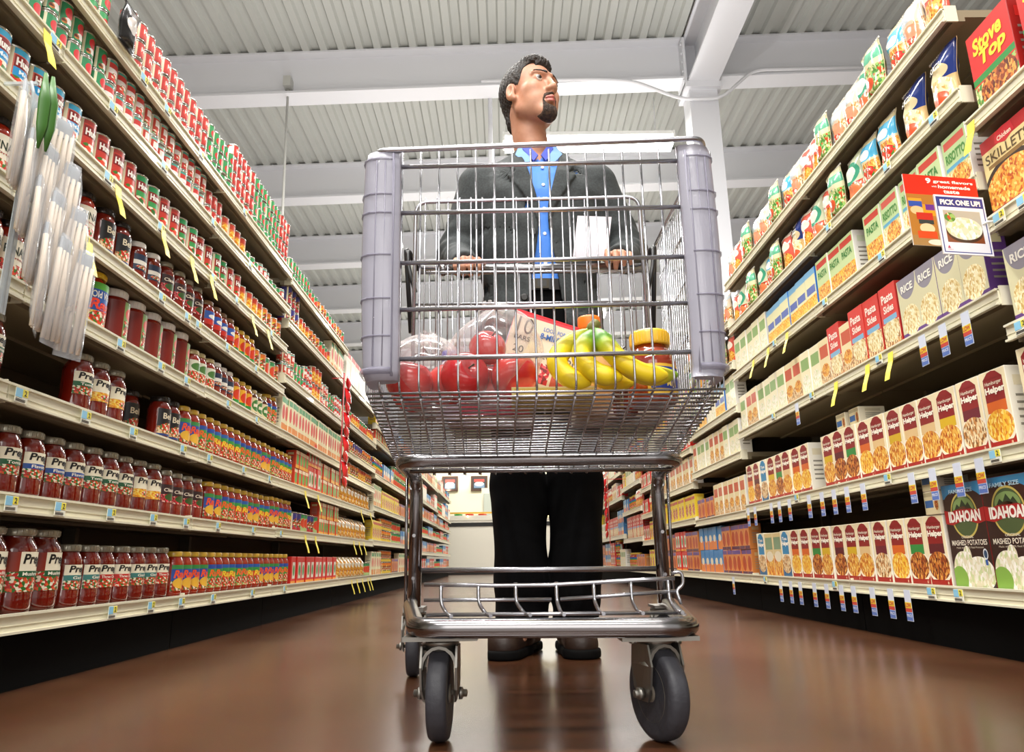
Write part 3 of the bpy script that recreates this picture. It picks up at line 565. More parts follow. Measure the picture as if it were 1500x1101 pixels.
bag('whitebag', .10, .165, .045, '#d6c6ac', [('r', 0, .0, 1, .55, 'chicken'), ('r', 0, .84, 1, .95, '#b8c4cc'), ('e', .5, .34, .38, .22, '#e8906a'), ('e', .45, .20, .26, .1, 'tomato'), ('r', .2, .62, .8, .80, '#cfd8e0')], name='noodle_bag', seed=21)
bag('roundbag', .11, .128, .06, '#e2c48a', [('e', .5, .5, .44, .4, 'noodle'), ('e', .5, .62, .24, .14, '#f2ecd8')], name='tortilla_bag', seed=31)

# --- stocking the shelves
COUNT = {}; USED = set()
NAME_OF = {}
def place(key, s, y, z, phrase, cat, group, where, inset=0.0, rot=0.0, extra=''):
    p = PROTO[key]
    if key in USED: o = copy_tree(p)
    else: o = p; USED.add(key)
    d = p['_d']; r = p.name.split('.')[0]
    is_round = len([c for c in p.children if c.name.startswith('label')]) > 0
    off = d + .008 if (is_round or 'bag' in key) else .006
    o.location = (XS[s] + s*(off+inset), y, z+.0005)
    o.rotation_euler = (0, 0, (0 if s < 0 else PI) + rot)
    kk = (phrase, where, extra); COUNT[kk] = COUNT.get(kk, 0)+1
    ex = (extra+' ') if extra else ''
    o['label'] = '%s%s, %s along %s' % (ex, phrase, ordw(COUNT[kk]), where)
    o['category'] = cat; o['group'] = group
    return o
def where(s, z, y):
    secs, levs = (LSEC, LLEV) if s < 0 else (RSEC, RLEV)
    for i, (a, b_) in enumerate(secs):
        if a <= y < b_: break
    lv = levs[i]; j = min(range(len(lv)), key=lambda k: abs(lv[k]-z)); return 'shelf %s of bay %s, %s' % (NUMW[j+1], NUMW[i+1], SIDE[s])
NUMW = ['zero', 'one', 'two', 'three', 'four', 'five', 'six', 'seven', 'eight', 'nine', 'ten']
def lvl(s, j, y):
    secs, levs = (LSEC, LLEV) if s < 0 else (RSEC, RLEV)
    for i, (a, b_) in enumerate(secs):
        if a <= y < b_: return levs[i][min(j, len(levs[i])-1)]
    return None
PH = {  # key: (phrase, category, group noun)
 'prego_green': ('red sauce jar, cream label with green band', 'jar'), 'prego_blue': ('red sauce jar, cream label with blue band', 'jar'), 'prego_gold': ('red sauce jar, cream label with golden picture', 'jar'),
 'prego_teal': ('red sauce jar, cream label with teal band', 'jar'), 'prego_red': ('red sauce jar, cream label with red band', 'jar'), 'prego_big': ('large red sauce jar with red banded label', 'jar'), 'prego_biggreen': ('large red sauce jar with green banded label', 'jar'),
 'rinaldi': ('dark lidded sauce jar with white label', 'jar'), 'ragu_blue': ('yellow lidded sauce jar with blue label', 'jar'), 'ragu_green': ('yellow lidded sauce jar with green label', 'jar'), 'ragu_red': ('yellow lidded sauce jar with orange label', 'jar'),
 'ragu_big': ('big yellow lidded sauce jar', 'jar'), 'whitelid_big': ('big red jar with white lid', 'jar'), 'darklabel': ('sauce jar with black label', 'jar'), 'darkflower': ('sauce jar with dark flowery label', 'jar'), 'classico': ('gold lidded sauce jar, pale label', 'jar'),
 'pizzayellow': ('small yellow labelled sauce jar', 'jar'), 'salsabrown': ('small brown jar with green label', 'jar'), 'whitelabel': ('white lidded jar with navy label', 'jar'), 'bluelabel': ('dark jar with blue and red label', 'jar'),
 'hunts_blue': ('tall sauce can with blue top band', 'can'), 'hunts_red': ('tall red sauce can', 'can'), 'hunts_green': ('tall red sauce can with green top', 'can'), 'contadina_green': ('green tomato can', 'can'), 'redwhite': ('red and white tomato can', 'can'),
 'redorange': ('orange-red tomato can', 'can'), 'paste_red': ('small red can', 'can'), 'paste_green': ('small green can', 'can'), 'bean_green': ('pale green can', 'can'), 'bean_yellow': ('yellow can', 'can'), 'bean_orange': ('orange can', 'can'), 'bean_purple': ('purple can', 'can'),
 'hh_brown': ('dinner box with brown band', 'box'), 'hh_green': ('dinner box with green band', 'box'), 'hh_orange': ('dinner box with orange band', 'box'), 'hh_yellow': ('dinner box with yellow band', 'box'), 'hh_plain': ('dinner box with tan band', 'box'), 'hh_maroon': ('dinner box with maroon band', 'box'),
 'hh_blue': ('dinner box with blue panel', 'box'), 'oats': ('tan box with noodle picture', 'box'), 'idahoan': ('big brown mashed potato box', 'box'), 'small_beige': ('small beige side dish box', 'box'), 'skillets': ('cream box with red top and noodle bowl', 'box'),
 'stovetop': ('large red box with yellow script', 'box'), 'greenbox': ('pale green box with blue stripe', 'box'), 'greenbox2': ('pale green box with cheesy picture', 'box'), 'bluebox': ('cream fronted box with blue sides', 'box'), 'redbox': ('tall red box', 'box'), 'purplebox': ('beige and purple rice box', 'box'),
 'beigebox': ('beige box with red patch', 'box'), 'creambox': ('cream box with green patch', 'box'), 'bluetall': ('small blue box', 'box'), 'orangebox': ('small orange box', 'box'), 'yellowbox': ('yellow box', 'box'), 'redcarton': ('red box with white panel', 'box'),
 'kidcarton': ('tiny orange-red carton', 'carton'), 'mixcarton': ('narrow cream carton', 'carton'), 'whitetall': ('tall white box', 'box'), 'knorr': ('cream bag with teal band', 'bag'), 'bluebag': ('navy blue rice bag', 'bag'), 'cyanbag': ('cream bag with sky blue band', 'bag'),
 'redbag': ('red noodle bag', 'bag'), 'greenbag': ('white bag with green oval', 'bag'), 'whitebag': ('white noodle bag', 'bag'), 'roundbag': ('tan tortilla bag', 'bag')}
def run(s, j, y0, y1, keys, pitch, stack=1, mode='cycle', block=1, jit=.003, rot=.10, inset=0.0, z=None):
    """a row of packages on level j between y0 and y1"""
    n = int(round((y1-y0)/pitch)); 
    for i in range(n):
        y = y0 + (i+.5)*(y1-y0)/n
        k = keys[(i//block) % len(keys)] if mode == 'cycle' else random.choice(keys)
        zz = z if z is not None else lvl(s, j, y)
        if zz is None: continue
        H = hgt(k); w = where(s, zz, y); ph, cat = PH[k]
        st = stack if isinstance(stack, int) else stack(i)
        jy = random.uniform(-jit, jit)
        for q in range(st):
            ex = '' if st == 1 else (['bottom', 'upper'] if st == 2 else ['bottom', 'lower middle', 'middle', 'upper', 'topmost'])[q]
            place(k, s, y+jy, zz+q*(H+.0006), ph, cat, '%ss on %s' % (cat, w), w, inset + (random.uniform(0, .006) if rot else 0), random.uniform(-rot, rot) if cat in ('jar', 'can') else random.uniform(-.02, .02), ex)
_h = {}
def hgt(k):
    if k not in _h:
        o = PROTO[k]; h = max(v.co.z for v in o.data.vertices)
        for c in o.children: h = max([h]+[v.co.z for v in c.data.vertices])
        _h[k] = h
    return _h[k]

# LEFT wall, from the bottom shelf up
L = -1
run(L, 0, 1.26, 1.35, ['prego_biggreen'], .09); run(L, 0, 1.35, 1.53, ['prego_big'], .092); run(L, 0, 1.53, 1.715, ['prego_biggreen'], .092)
run(L, 0, 1.72, 2.24, ['prego_teal', 'prego_teal', 'prego_red', 'prego_red'], .074)
run(L, 0, 2.27, 3.42, ['ragu_blue', 'ragu_blue', 'ragu_green', 'ragu_red', 'ragu_green', 'ragu_red'], .064, block=2)
run(L, 0, 3.45, 4.34, ['redcarton'], .08); run(L, 0, 4.38, 5.2, ['roundbag'], .10); run(L, 0, 5.22, 5.42, ['bean_green'], .065)
run(L, 1, 1.22, 1.44, ['prego_red', 'prego_green'], .073); run(L, 1, 1.44, 2.14, ['prego_green', 'prego_blue', 'prego_blue', 'prego_blue', 'prego_green', 'prego_green', 'prego_green', 'prego_gold', 'prego_gold'], .074)
run(L, 1, 2.14, 2.44, ['darkflower'], .074); run(L, 1, 2.46, 3.44, ['ragu_blue', 'ragu_green', 'ragu_red', 'ragu_blue', 'ragu_red'], .064, block=2)
run(L, 1, 3.46, 3.9, ['bean_purple', 'bean_green'], .064, block=2); run(L, 1, 3.9, 4.34, ['kidcarton'], .054, 2); run(L, 1, 4.38, 5.2, ['roundbag'], .095)
run(L, 2, 1.28, 1.42, ['prego_green'], .072); run(L, 2, 1.655, 1.89, ['prego_green', 'prego_gold', 'prego_gold'], .078)
run(L, 2, 2.0, 2.07, ['darklabel'], .07, inset=.05); run(L, 2, 2.08, 2.22, ['darklabel'], .07)
run(L, 2, 2.23, 3.40, ['ragu_blue', 'ragu_green', 'ragu_red', 'ragu_red', 'ragu_green', 'ragu_green'], .063, block=2)
run(L, 2, 3.42, 4.34, ['kidcarton', 'redcarton', 'kidcarton'], .056, 2, block=4); run(L, 2, 4.38, 5.3, ['roundbag'], .10)
run(L, 3, 1.22, 1.64, ['rinaldi'], .073); run(L, 3, 1.66, 1.76, ['ragu_big'], .09); run(L, 3, 1.78, 2.24, ['whitelid_big'], .094)
run(L, 3, 2.25, 2.62, ['classico', 'whitelabel'], .066, block=3); run(L, 3, 2.62, 3.12, ['pizzayellow', 'salsabrown', 'ragu_green'], .062, block=3)
run(L, 3, 3.16, 4.32, ['mixcarton'], .052); run(L, 3, 4.38, 5.4, ['bean_orange', 'bean_yellow'], .063, 1, block=4)
run(L, 4, 1.20, 1.66, ['rinaldi'], .073); run(L, 4, 1.67, 1.82, ['darklabel'], .072); run(L, 4, 1.84, 2.0, ['whitelabel'], .07)
run(L, 4, 2.02, 2.30, ['darkflower'], .07); run(L, 4, 2.32, 2.58, ['bluelabel'], .065); run(L, 4, 2.58, 2.8, ['pizzayellow'], .062); run(L, 4, 2.8, 3.12, ['bean_yellow', 'bean_green'], .064, block=2)
run(L, 4, 3.16, 4.32, ['redorange', 'paste_green', 'redwhite', 'bean_orange'], .056, 2, block=3); run(L, 4, 4.38, 5.4, ['bean_yellow', 'bean_purple'], .063, block=5)
run(L, 5, 1.16, 1.54, ['hunts_blue'], .0655); run(L, 5, 1.54, 1.80, ['hunts_red'], .0655); run(L, 5, 1.80, 2.6, ['hunts_green', 'hunts_red'], .0655, block=2); run(L, 5, 2.6, 3.1, ['bean_orange', 'bean_yellow'], .062, block=4)
run(L, 5, 3.16, 3.36, ['bean_purple'], .064, 2); run(L, 5, 3.36, 4.0, ['bean_orange', 'bean_yellow', 'bean_green'], .064, block=3); run(L, 5, 4.0, 4.32, ['mixcarton'], .05); run(L, 5, 4.38, 5.4, ['bean_green', 'bean_orange'], .063, block=4)
run(L, 6, 1.10, 1.60, ['contadina_green'], .0485, 2); run(L, 6, 1.60, 2.22, ['redwhite', 'redorange'], .0485, 2, block=4); run(L, 6, 2.24, 2.36, ['paste_red'], .047, 2)
run(L, 6, 2.38, 2.62, ['bean_orange'], .062); run(L, 6, 2.62, 3.1, ['paste_green', 'redorange'], .05, 1, block=3)
run(L, 6, 3.16, 3.5, ['paste_green'], .047, 2); run(L, 6, 3.5, 4.3, ['bean_green', 'bean_yellow'], .063, block=3)
run(L, 6, 4.38, 5.3, ['whitetall'], .13)
run(L, 7, 1.10, 1.58, ['paste_green', 'paste_red'], .047, 3, block=4); run(L, 7, 1.66, 2.2, ['paste_red'], .047, 3); run(L, 7, 2.2, 2.42, ['paste_green'], .047, 3); run(L, 7, 2.42, 2.85, ['paste_red', 'paste_green'], .047, 4, block=5); run(L, 7, 2.85, 3.12, ['paste_green', 'paste_red'], .047, 4, block=3)
# farther bays of the left wall
for bi in (5, 6, 7):
    a, b_ = LSEC[bi]
    for j, z in enumerate(LLEV[bi]):
        top = LLEV[bi][j+1] if j+1 < len(LLEV[bi]) else 9
        ks = [k for k in (['bean_orange', 'bean_yellow', 'redcarton', 'bean_green', 'bluetall', 'orangebox', 'kidcarton', 'ragu_red', 'yellowbox', 'mixcarton'] if bi == 5 else ['creambox', 'beigebox', 'bluetall', 'orangebox', 'bean_green', 'whitetall', 'redcarton']) if hgt(k) < top-z-.04]
        ks = ks or ['kidcarton']; y = a+.02
        while y < b_-.3:
            k = random.choice(ks); ln = random.uniform(.3, .55); e_ = min(y+ln, b_-.02)
            st = 2 if 2*hgt(k) < top-z-.03 and top < 9 else 1
            run(L, j, y, e_, [k], {'box': .085}.get(PH[k][1], .07)+(.04 if k == 'whitetall' else 0), st, z=z); y = e_+.02

# RIGHT wall
R = 1
run(R, 0, 1.26, 1.585, ['idahoan'], .166); run(R, 0, 1.595, 1.93, ['idahoan'], .167)
run(R, 0, 1.94, 3.42, ['hh_brown', 'hh_green', 'hh_orange', 'hh_maroon', 'hh_plain', 'hh_yellow', 'hh_brown', 'hh_yellow', 'hh_green', 'hh_orange', 'hh_orange', 'hh_blue', 'oats', 'oats', 'hh_blue'], .099)
for yy in (1.975,):
    for q in range(2): place('small_beige', 1, yy, .157+.1895+q*.0632, PH['small_beige'][0], 'box', 'small boxes on dinner boxes', 'the potato boxes', .0, 0, ['lower', 'upper'][q])
run(R, 0, 3.52, 3.98, ['orangebox'], .078, 2); run(R, 0, 3.98, 4.44, ['bluetall'], .088, 2); run(R, 0, 4.48, 5.5, ['orangebox', 'redcarton'], .08, 2, block=4)
run(R, 1, 1.30, 1.55, ['hh_yellow', 'hh_blue'], .098); run(R, 1, 1.60, 1.90, ['hh_orange', 'hh_maroon', 'hh_yellow'], .098); run(R, 1, 1.905, 2.07, ['hh_plain'], .085)
run(R, 1, 2.07, 2.62, ['hh_yellow', 'hh_plain', 'hh_orange', 'hh_green', 'hh_brown'], .094); run(R, 1, 2.74, 3.48, ['hh_orange', 'hh_orange', 'hh_plain', 'hh_green', 'hh_yellow', 'hh_blue', 'hh_brown'], .092)
for yy in (2.40, 2.5): place('small_beige', 1, yy, .478+.1895, PH['small_beige'][0], 'box', 'small boxes on dinner boxes', 'the dinner boxes', .03, 0, 'stacked')
run(R, 1, 3.52, 4.44, ['beigebox', 'orangebox'], .088, 1, block=6); run(R, 1, 4.48, 5.5, ['yellowbox'], .09)
run(R, 2, 1.20, 1.55, ['purplebox', 'beigebox'], .105, block=1); run(R, 2, 1.60, 1.98, ['purplebox'], .104, rot=.0)
run(R, 2, 1.99, 2.2, ['redbox'], .10); run(R, 2, 2.2, 2.55, ['redbox', 'beigebox'], .09, block=1); run(R, 2, 2.55, 3.48, ['creambox', 'beigebox', 'creambox'], .088, block=2)
run(R, 2, 3.52, 4.44, ['creambox', 'beigebox'], .088, block=3); run(R, 2, 4.48, 5.5, ['beigebox'], .09)
run(R, 3, 1.58, 2.12, ['greenbox', 'greenbox2', 'greenbox'], .108); run(R, 3, 2.2, 2.48, ['greenbox2', 'greenbox2'], .094); run(R, 3, 2.5, 3.02, ['bluebox'], .088); run(R, 3, 3.03, 3.48, ['creambox'], .088)
run(R, 3, 1.20, 1.55, ['skillets'], .17); run(R, 4, 1.18, 1.545, ['stovetop'], .156)
run(R, 4, 1.58, 2.0, ['bluebag', 'bluebag', 'cyanbag'], .13, rot=0); run(R, 4, 2.0, 3.48, ['cyanbag', 'greenbag', 'knorr', 'redbag', 'greenbag', 'redbag', 'bluebag', 'redbag', 'knorr'], .098)
run(R, 5, 1.58, 3.48, ['redbag', 'whitebag', 'cyanbag', 'knorr', 'greenbag', 'whitebag', 'whitebag', 'knorr', 'redbag'], .094)
run(R, 3, 3.52, 4.44, ['creambox', 'bluebox'], .09, block=2); run(R, 4, 3.52, 4.44, ['redbag', 'knorr', 'whitebag'], .1); run(R, 5, 3.52, 4.44, ['whitebag', 'roundbag'], .1)
run(R, 3, 4.48, 5.5, ['redcarton', 'creambox'], .085, block=4); run(R, 4, 4.48, 5.5, ['yellowbox', 'whitebag'], .095, block=4)
for bi in (5, 6, 7, 8, 9):
    a, b_ = RSEC[bi]
    for j, z in enumerate(RLEV[bi]):
        top = RLEV[bi][j+1] if j+1 < len(RLEV[bi]) else 9
        ks = [k for k in ('bluetall', 'redcarton', 'yellowbox', 'beigebox', 'orangebox', 'redbox', 'creambox', 'redbag', 'ragu_green') if hgt(k) < top-z-.04] or ['bluetall']
        y = a+.02
        while y < b_-.2:
            k = random.choice(ks); e_ = min(y+random.uniform(.3, .5), b_-.02); st = 2 if 2*hgt(k) < top-z-.03 and top < 9 else 1
            run(R, j, y, e_, [k], .09, st, z=z); y = e_+.02
for k, o in PROTO.items():
    if k not in USED:
        for c in list(o.children): bpy.data.objects.remove(c)
        bpy.data.objects.remove(o)
for o in COL.objects:
    if '_d' in o: del o['_d']

# --- price tags
m_tagb = mat('tag_blue', '#8cc8e6', .4); m_tagy = mat('tag_yellow', '#ece04a', .4); m_tagw = mat('tag_white', '#eeeedd', .4); m_ink = mat('tag_ink', '#2a2a30', .5)
TG = {}
def ptag():
    b = MB().box(-.0012, 0, -.019, .019, -.030, .0, 2).box(0, .0006, -.019, .001, -.019, -.001, 0).box(0, .0006, .002, .018, -.016, -.001, 1)
    b.text('2', lambda u, v: (.0009, .006+.008*u, -.014+.011*v), 0, 0, 1, 1, 3)
    for k in range(3): b.box(0, .0008, -.017, .012, -.023-.002*k, -.0222-.002*k, 3)
    return b.mesh('price_tag', [m_tagb, m_tagy, m_tagw, m_ink])
TG['tag'] = ptag()
def lowtag():
    b = MB().box(-.0010, 0, -.016, .016, -.085, .0, 0)
    b.box(0, .0005, -.016, .016, -.050, -.034, 1).box(0, .0005, -.016, .016, -.060, -.050, 2).box(0, .0005, -.015, .015, -.083, -.062, 3)
    b.text('LOW', lambda u, v: (.0009, -.014+.028*u, -.048+.012*v), 0, 0, 1, 1, 2, .04)
    b.text('PRICE', lambda u, v: (.0009, -.013+.026*u, -.074+.008*v), 0, 0, 1, 1, 0, .03)
    return b.mesh('low_price_tag', [mat('low_white', '#d5dcec', .4), mat('low_yellow', '#f0d82a', .4), mat('low_red', '#c8443c', .4), mat('low_blue', '#5a78c0', .4)])
TG['low'] = lowtag()
def flag():   # yellow tongue standing out from the shelf edge
    b = MB(); pts = [(0, 0), (.004, -.03), (.016, -.062), (.022, -.085)]
    for (x0, z0), (x1, z1) in zip(pts, pts[1:]):
        b.quad([(x0, -.014, z0), (x0, .014, z0), (x1, .014, z1), (x1, -.014, z1)], 0); b.quad([(x0-.0008, .014, z0), (x0-.0008, -.014, z0), (x1-.0008, -.014, z1), (x1-.0008, .014, z1)], 0)
    return b.mesh('yellow_sale_tag', [mat('sale_yellow', '#f0dc3c', .4)])
TG['flag'] = flag()
_tc = {}
def hang(kind, s, y, z):
    nm = {'tag': 'price_tag', 'low': 'low_price_tag', 'flag': 'sale_tag'}[kind]
    o = bpy.data.objects.new(nm, TG[kind]); COL.objects.link(o)
    o.location = (XS[s] - s*(.0125 if kind == 'tag' else .013), y, z - (.001 if kind == 'tag' else .012)); o.rotation_euler = (0, 0, (0 if s < 0 else PI))
    w = where(s, z, y); kk = (kind, w); _tc[kk] = _tc.get(kk, 0)+1
    ph = {'tag': 'small blue and yellow price tag', 'low': 'hanging white, yellow and red price tag', 'flag': 'yellow sale tag hanging from edge'}[kind]
    tag(o, '%s, %s along %s' % (ph, ordw(_tc[kk]), w), 'price tag', '%s on the %s shelves' % ({'tag': 'price tags', 'low': 'hanging price tags', 'flag': 'yellow sale tags'}[kind], SIDE[s]))
for z, ys in ((.60, (1.43, 1.66, 1.88, 2.18, 2.38, 2.7, 3.0)), (.385, (1.45, 1.61, 1.82, 2.04, 2.25, 2.5, 2.85, 3.2)), (.15, (1.88, 2.08, 2.27, 2.51, 2.89, 3.3)), (.81, (1.59, 1.77, 1.99, 2.16, 2.5, 2.8)),
              (1.005, (1.56, 1.95, 2.12, 2.2, 2.45, 2.75)), (1.20, (1.62, 1.9, 2.28, 2.5, 2.9)), (1.385, (1.36, 1.60, 1.88, 2.24, 2.6)), (1.56, (1.72, 1.86, 2.1, 2.5))):
    for y in ys: hang('tag', -1, y, z)
for z, ys in ((1.20, (1.417, 1.664, 1.912, 2.107, 2.26, 2.661, 2.847)), (1.005, (1.50, 1.578)), (1.385, (1.33,)), (.39, (3.576, 3.764, 4.701, 4.871, 5.031)), (.60, (3.533, 3.775, 4.9, 5.239)), (.15, (4.685, 4.85, 5.027, 5.218, 5.319))):
    for y in ys: hang('flag', -1, y, z)
for y in (3.771, 3.12, 3.009, 2.912, 2.778, 2.673, 2.555, 2.465, 2.339, 2.228, 2.135): hang('low', 1, y, .157)
for y in (3.443, 3.347, 3.137, 3.041, 2.93, 2.735, 2.62, 2.52, 2.422, 2.309, 2.023, 1.92, 1.81, 1.722): hang('low', 1, y, lvl(1, 1, y))
for y in (2.747, 1.868, 1.773, 1.677): hang('low', 1, y, .835)
for y in (2.395, 2.171, 2.031): hang('flag', 1, y, .835)
for y in (3.169, 2.975, 2.758): hang('flag', 1, y, 1.13)
hang('flag', 1, 1.53, 1.27)
for z, ys in ((.157, (2.01, 1.89, 2.6, 3.3)), (.478, (2.15, 1.66, 2.85)), (.835, (2.1, 2.6, 3.0)), (1.13, (1.7, 2.0, 2.4, 2.9)), (1.372, (1.66, 1.9, 2.3)), (.742, (1.42, 1.5)), (1.005, (1.42, 1.5))):
    for y in ys: hang('tag', 1, y, z)
# ================================================================ SHOPPING CART
m_chrome = mat('chrome_wire', '#b2b2b8', .27, .93); m_tubem = mat('chrome_tube', '#8e8c8e', .2, 1.0); m_zinc = mat('zinc_fork', '#8d8a84', .38, .9)
m_rubber = mat('grey_rubber', '#34343a', .55, bump=(60, .15)); m_hub = mat('hub_grey', '#6f675c', .5)
m_guard = mat('frosted_plastic', '#a3a2b0', .4, alpha=.80, coat=.3); m_guard2 = mat('frosted_plastic_dark', '#8f8ca0', .4, alpha=.5)
m_grip = mat('grip_black', '#17181a', .4)
cart = empty('shopping_cart', (.07, 1.35, 0)); CX, CY = .07, 1.35
def cobj(mb, name, mats, parent=None):
    for i, (x, y, z) in enumerate(mb.v): mb.v[i] = (x-CX, y-CY, z)
    return mb.obj(name, mats, parent or cart)
lerp = lambda a, b, t: a+(b-a)*t
def T(y): return (y-1.0)/.72
def xl(y, z=.7): return lerp(-.205, -.262, T(y)) - .008*(z-.5)/.37
def xr(y, z=.7): return lerp(.320, .388, T(y)) + .010*(z-.5)/.37
def zt(y): return lerp(.874, 1.035, T(y))
def zb(y): return lerp(.478, .445, T(y))
FY = lambda z: .998 + .016*(z-.478)/.4
# front grille: thin uprights bent out of the floor wires, heavier cross bars
b = MB(); N_ = 18
fx = [lerp(-.195, .311, (k+.5)/N_) for k in range(N_)]
for x in fx:
    b.tube(rpath([(x, 1.03, .4775), (x, .994, .479), (lerp(x, .058, -.03), FY(.874), .876)], .02, 4), .0018, 6)
front_w = b
cobj(b, 'front_wires', m_chrome)
b = MB()
for z in (.529, .605, .680, .764, .845):
    b.tube([(-.188, FY(z)-.006, z-.002), (.305, FY(z)-.006, z+.004)], .0036, 8)
cobj(b, 'front_cross_bar', m_chrome)
# rim running round the basket
b = MB(); b.tube(rpath([(xl(1.72), 1.72, zt(1.72)), (xl(1.02)+.004, 1.03, .872), (xl(1.0)+.014, 1.0, .868), (xr(1.0)-.014, 1.0, .884), (xr(1.02)-.002, 1.03, .886), (xr(1.72), 1.72, zt(1.72))], .03, 6), .0042, 10)
cobj(b, 'basket_rim', m_chrome)
# floor grid
b = MB(); y = 1.0
while y < 1.70:
    b.tube([(xl(y, .47)+.004, y, zb(y)), (xr(y, .47)-.004, y, zb(y))], .0019, 6); y += .0235
for k in range(N_):
    t = (k+.5)/N_; b.tube([(lerp(-.195, .311, t), 1.02, zb(1.02)-.004), (lerp(xl(1.7, .45), xr(1.7, .45), t), 1.70, zb(1.7)-.004)], .0019, 6)
cobj(b, 'basket_floor', m_chrome)
for s_, fxx in ((-1, xl), (1, xr)):
    b = MB(); y = 1.03
    while y < 1.71:
        b.tube(rpath([(fxx(y, .45)-s_*.03, y, zb(y)), (fxx(y, .47), y, zb(y)+.002), (fxx(y, .9), y, zt(y)-.002)], .012, 3), .0014, 5); y += .029
    for f in (.2, .42, .64, .84):
        b.tube([(fxx(1.01, .6)+s_*.002, 1.01, lerp(.478, .874, f)), (fxx(1.71, .8)+s_*.002, 1.71, lerp(zb(1.71), zt(1.71), f))], .0024, 6)
    cobj(b, 'side_panel', m_chrome)
# translucent corner guards
def guard(s_, x0, x1):
    b = MB(); n = 26
    for k in range(n+1):
        t = k/n; z = lerp(.494, .868 if s_ < 0 else .874, t); dx = lerp(.0, .012, t)*s_
        swell = .004*math.sin(PI*min(1, t*1.02)) + (-.004 if k in (0, n) else 0)
        xo = (x0 if s_ < 0 else x1)+dx; xi = (x1 if s_ < 0 else x0)+dx*.6; xo += s_*swell
        y0 = FY(z)-.014-swell*.6
        ring = [(xi, y0+.006), (xi+s_*.003, y0), (lerp(xi, xo, .5), y0-.003), (xo-s_*.014, y0), (xo-s_*.004, y0+.006), (xo, y0+.018), (xo+s_*.001, y0+.05), (xo-s_*.004, y0+.058), (xo-s_*.012, y0+.055), (xo-s_*.016, y0+.024), (xi+s_*.008, y0+.018)]
        b.v += [(x, y, z) for x, y in ring]; m_ = 11
        if k:
            for j in range(m_):
                q = [(k-1)*m_+j, (k-1)*m_+(j+1) % m_, k*m_+(j+1) % m_, k*m_+j]; b.face(q if s_ < 0 else q[::-1], 0, None, True)
    b.face(list(range(11))[::-1], 0); b.face([n*11+j for j in range(11)], 0)
    g = cobj(b, 'corner_guard', m_guard)
    r = MB()
    for z in (.508, .56, .618, .688, .758, .79, .852):
        t = (z-.494)/.375; dx = .012*t*s_; sw = .004*math.sin(PI*t)
        xo = (x0 if s_ < 0 else x1)+dx+s_*sw; xi = (x1 if s_ < 0 else x0)+dx*.6; y0 = FY(z)-.014-sw*.6
        hh_ = .005 if z == .508 else .0016
        r.tube([(lerp(xi, xo, .22), y0-.0012, z), (lerp(xi, xo, .5), y0-.0035, z), (xo-s_*.013, y0-.0008, z), (xo-s_*.003, y0+.0065, z), (xo+s_*.0005, y0+.018, z), (xo+s_*.001, y0+.045, z)], hh_, 6)
    for f in (.3, .55, .8):          # moulded vertical flutes
        r.tube([(lerp(x0, x1, f), FY(.51)-.0170, .515), (lerp(x0, x1, f)+s_*.006, FY(.85)-.0180, .848)], .0012, 5)
    r.tube([(lerp(x0, x1, .2 if s_ > 0 else .8), FY(.51)-.014, .50), (lerp(x0, x1, .2 if s_ > 0 else .8)+s_*.008, FY(.86)-.0150, .862)], .0022, 6)
    g2 = r; 
    for i, (x, y, z) in enumerate(r.v): r.v[i] = (x-CX, y-CY, z)
    r.obj('moulded_rib', m_guard2, g)
guard(-1, -.206, -.152); guard(1, .266, .318)
# chassis: lower loop, uprights, loop under the basket
b = MB(); b.tube(rpath([(-.213, 1.68, .158), (-.205, 1.55, .158), (-.128, 1.04, .156), (.250, 1.035, .152), (.335, 1.55, .152), (.345, 1.68, .152)], .045, 7), .0135, 14)
cobj(b, 'lower_frame', m_tubem)
for x, dx in ((-.206, 1), (.338, -1)):
    b = MB(); b.tube(rpath([(x, 1.63, .150), (x+.002*dx, 1.62, .40), (x, 1.60, .432)], .03, 4), .0145, 12, ry=1.0)
    b.tube([(x-.016*dx, 1.61, .15), (x-.016*dx, 1.59, .44)], .0035, 8)
    b.box(x-.012, x+.012, 1.605, 1.615, .40, .425)
    for z in (.21, .30): b.lathe([(.004, 0), (.004, .003), (.002, .004)], 8, 0, (x, 1.604, z), 'y')
    cobj(b, 'upright', m_tubem)
b = MB(); b.tube(rpath([(-.215, 1.66, .430), (-.203, 1.352, .430), (.326, 1.35, .427), (.345, 1.66, .430)], .05, 7), .0125, 14)
b.tube([(-.19, 1.40, .415), (.32, 1.40, .412)], .004, 8)
for k in range(17): x = lerp(-.175, .30, k/16); b.tube([(x, 1.43, .438), (x, 1.41, .418), (x+.002, 1.40, .408)], .0018, 5)
cobj(b, 'basket_support', m_tubem)
# lower rack
b = MB(); b.tube([(-.190, 1.62, .226), (.322, 1.62, .222)], .0058, 10); cobj(b, 'frame_crossbar', m_chrome)
b = MB()
b.tube([(-.125, 1.10, .212), (-.02, 1.10, .209), (.06, 1.10, .2085), (.20, 1.10, .214), (.245, 1.10, .215)], .0030, 8)
b.tube([(-.125, 1.10, .190), (.062, 1.10, .188)], .0028, 8); b.tube([(.075, 1.10, .188), (.245, 1.10, .197)], .0028, 8)
b.tube([(-.118, 1.075, .171), (.245, 1.07, .169)], .0028, 8)
for k, x in enumerate((-.10, -.045, .01, .07, .125, .18, .235)):
    s_ = .012 if x < .06 else .004
    b.tube(rpath([(x, 1.10, .213), (x, 1.10, .185), (x+s_, 1.075, .170), (x+s_*1.6, 1.048, .1705)], .01, 3), .0028, 7)
b.tube(rpath([(.240, 1.10, .222), (.256, 1.10, .226), (.258, 1.10, .206), (.246, 1.10, .198), (.250, 1.09, .180)], .008, 4), .0026, 7)
cobj(b, 'lower_rack', m_chrome)
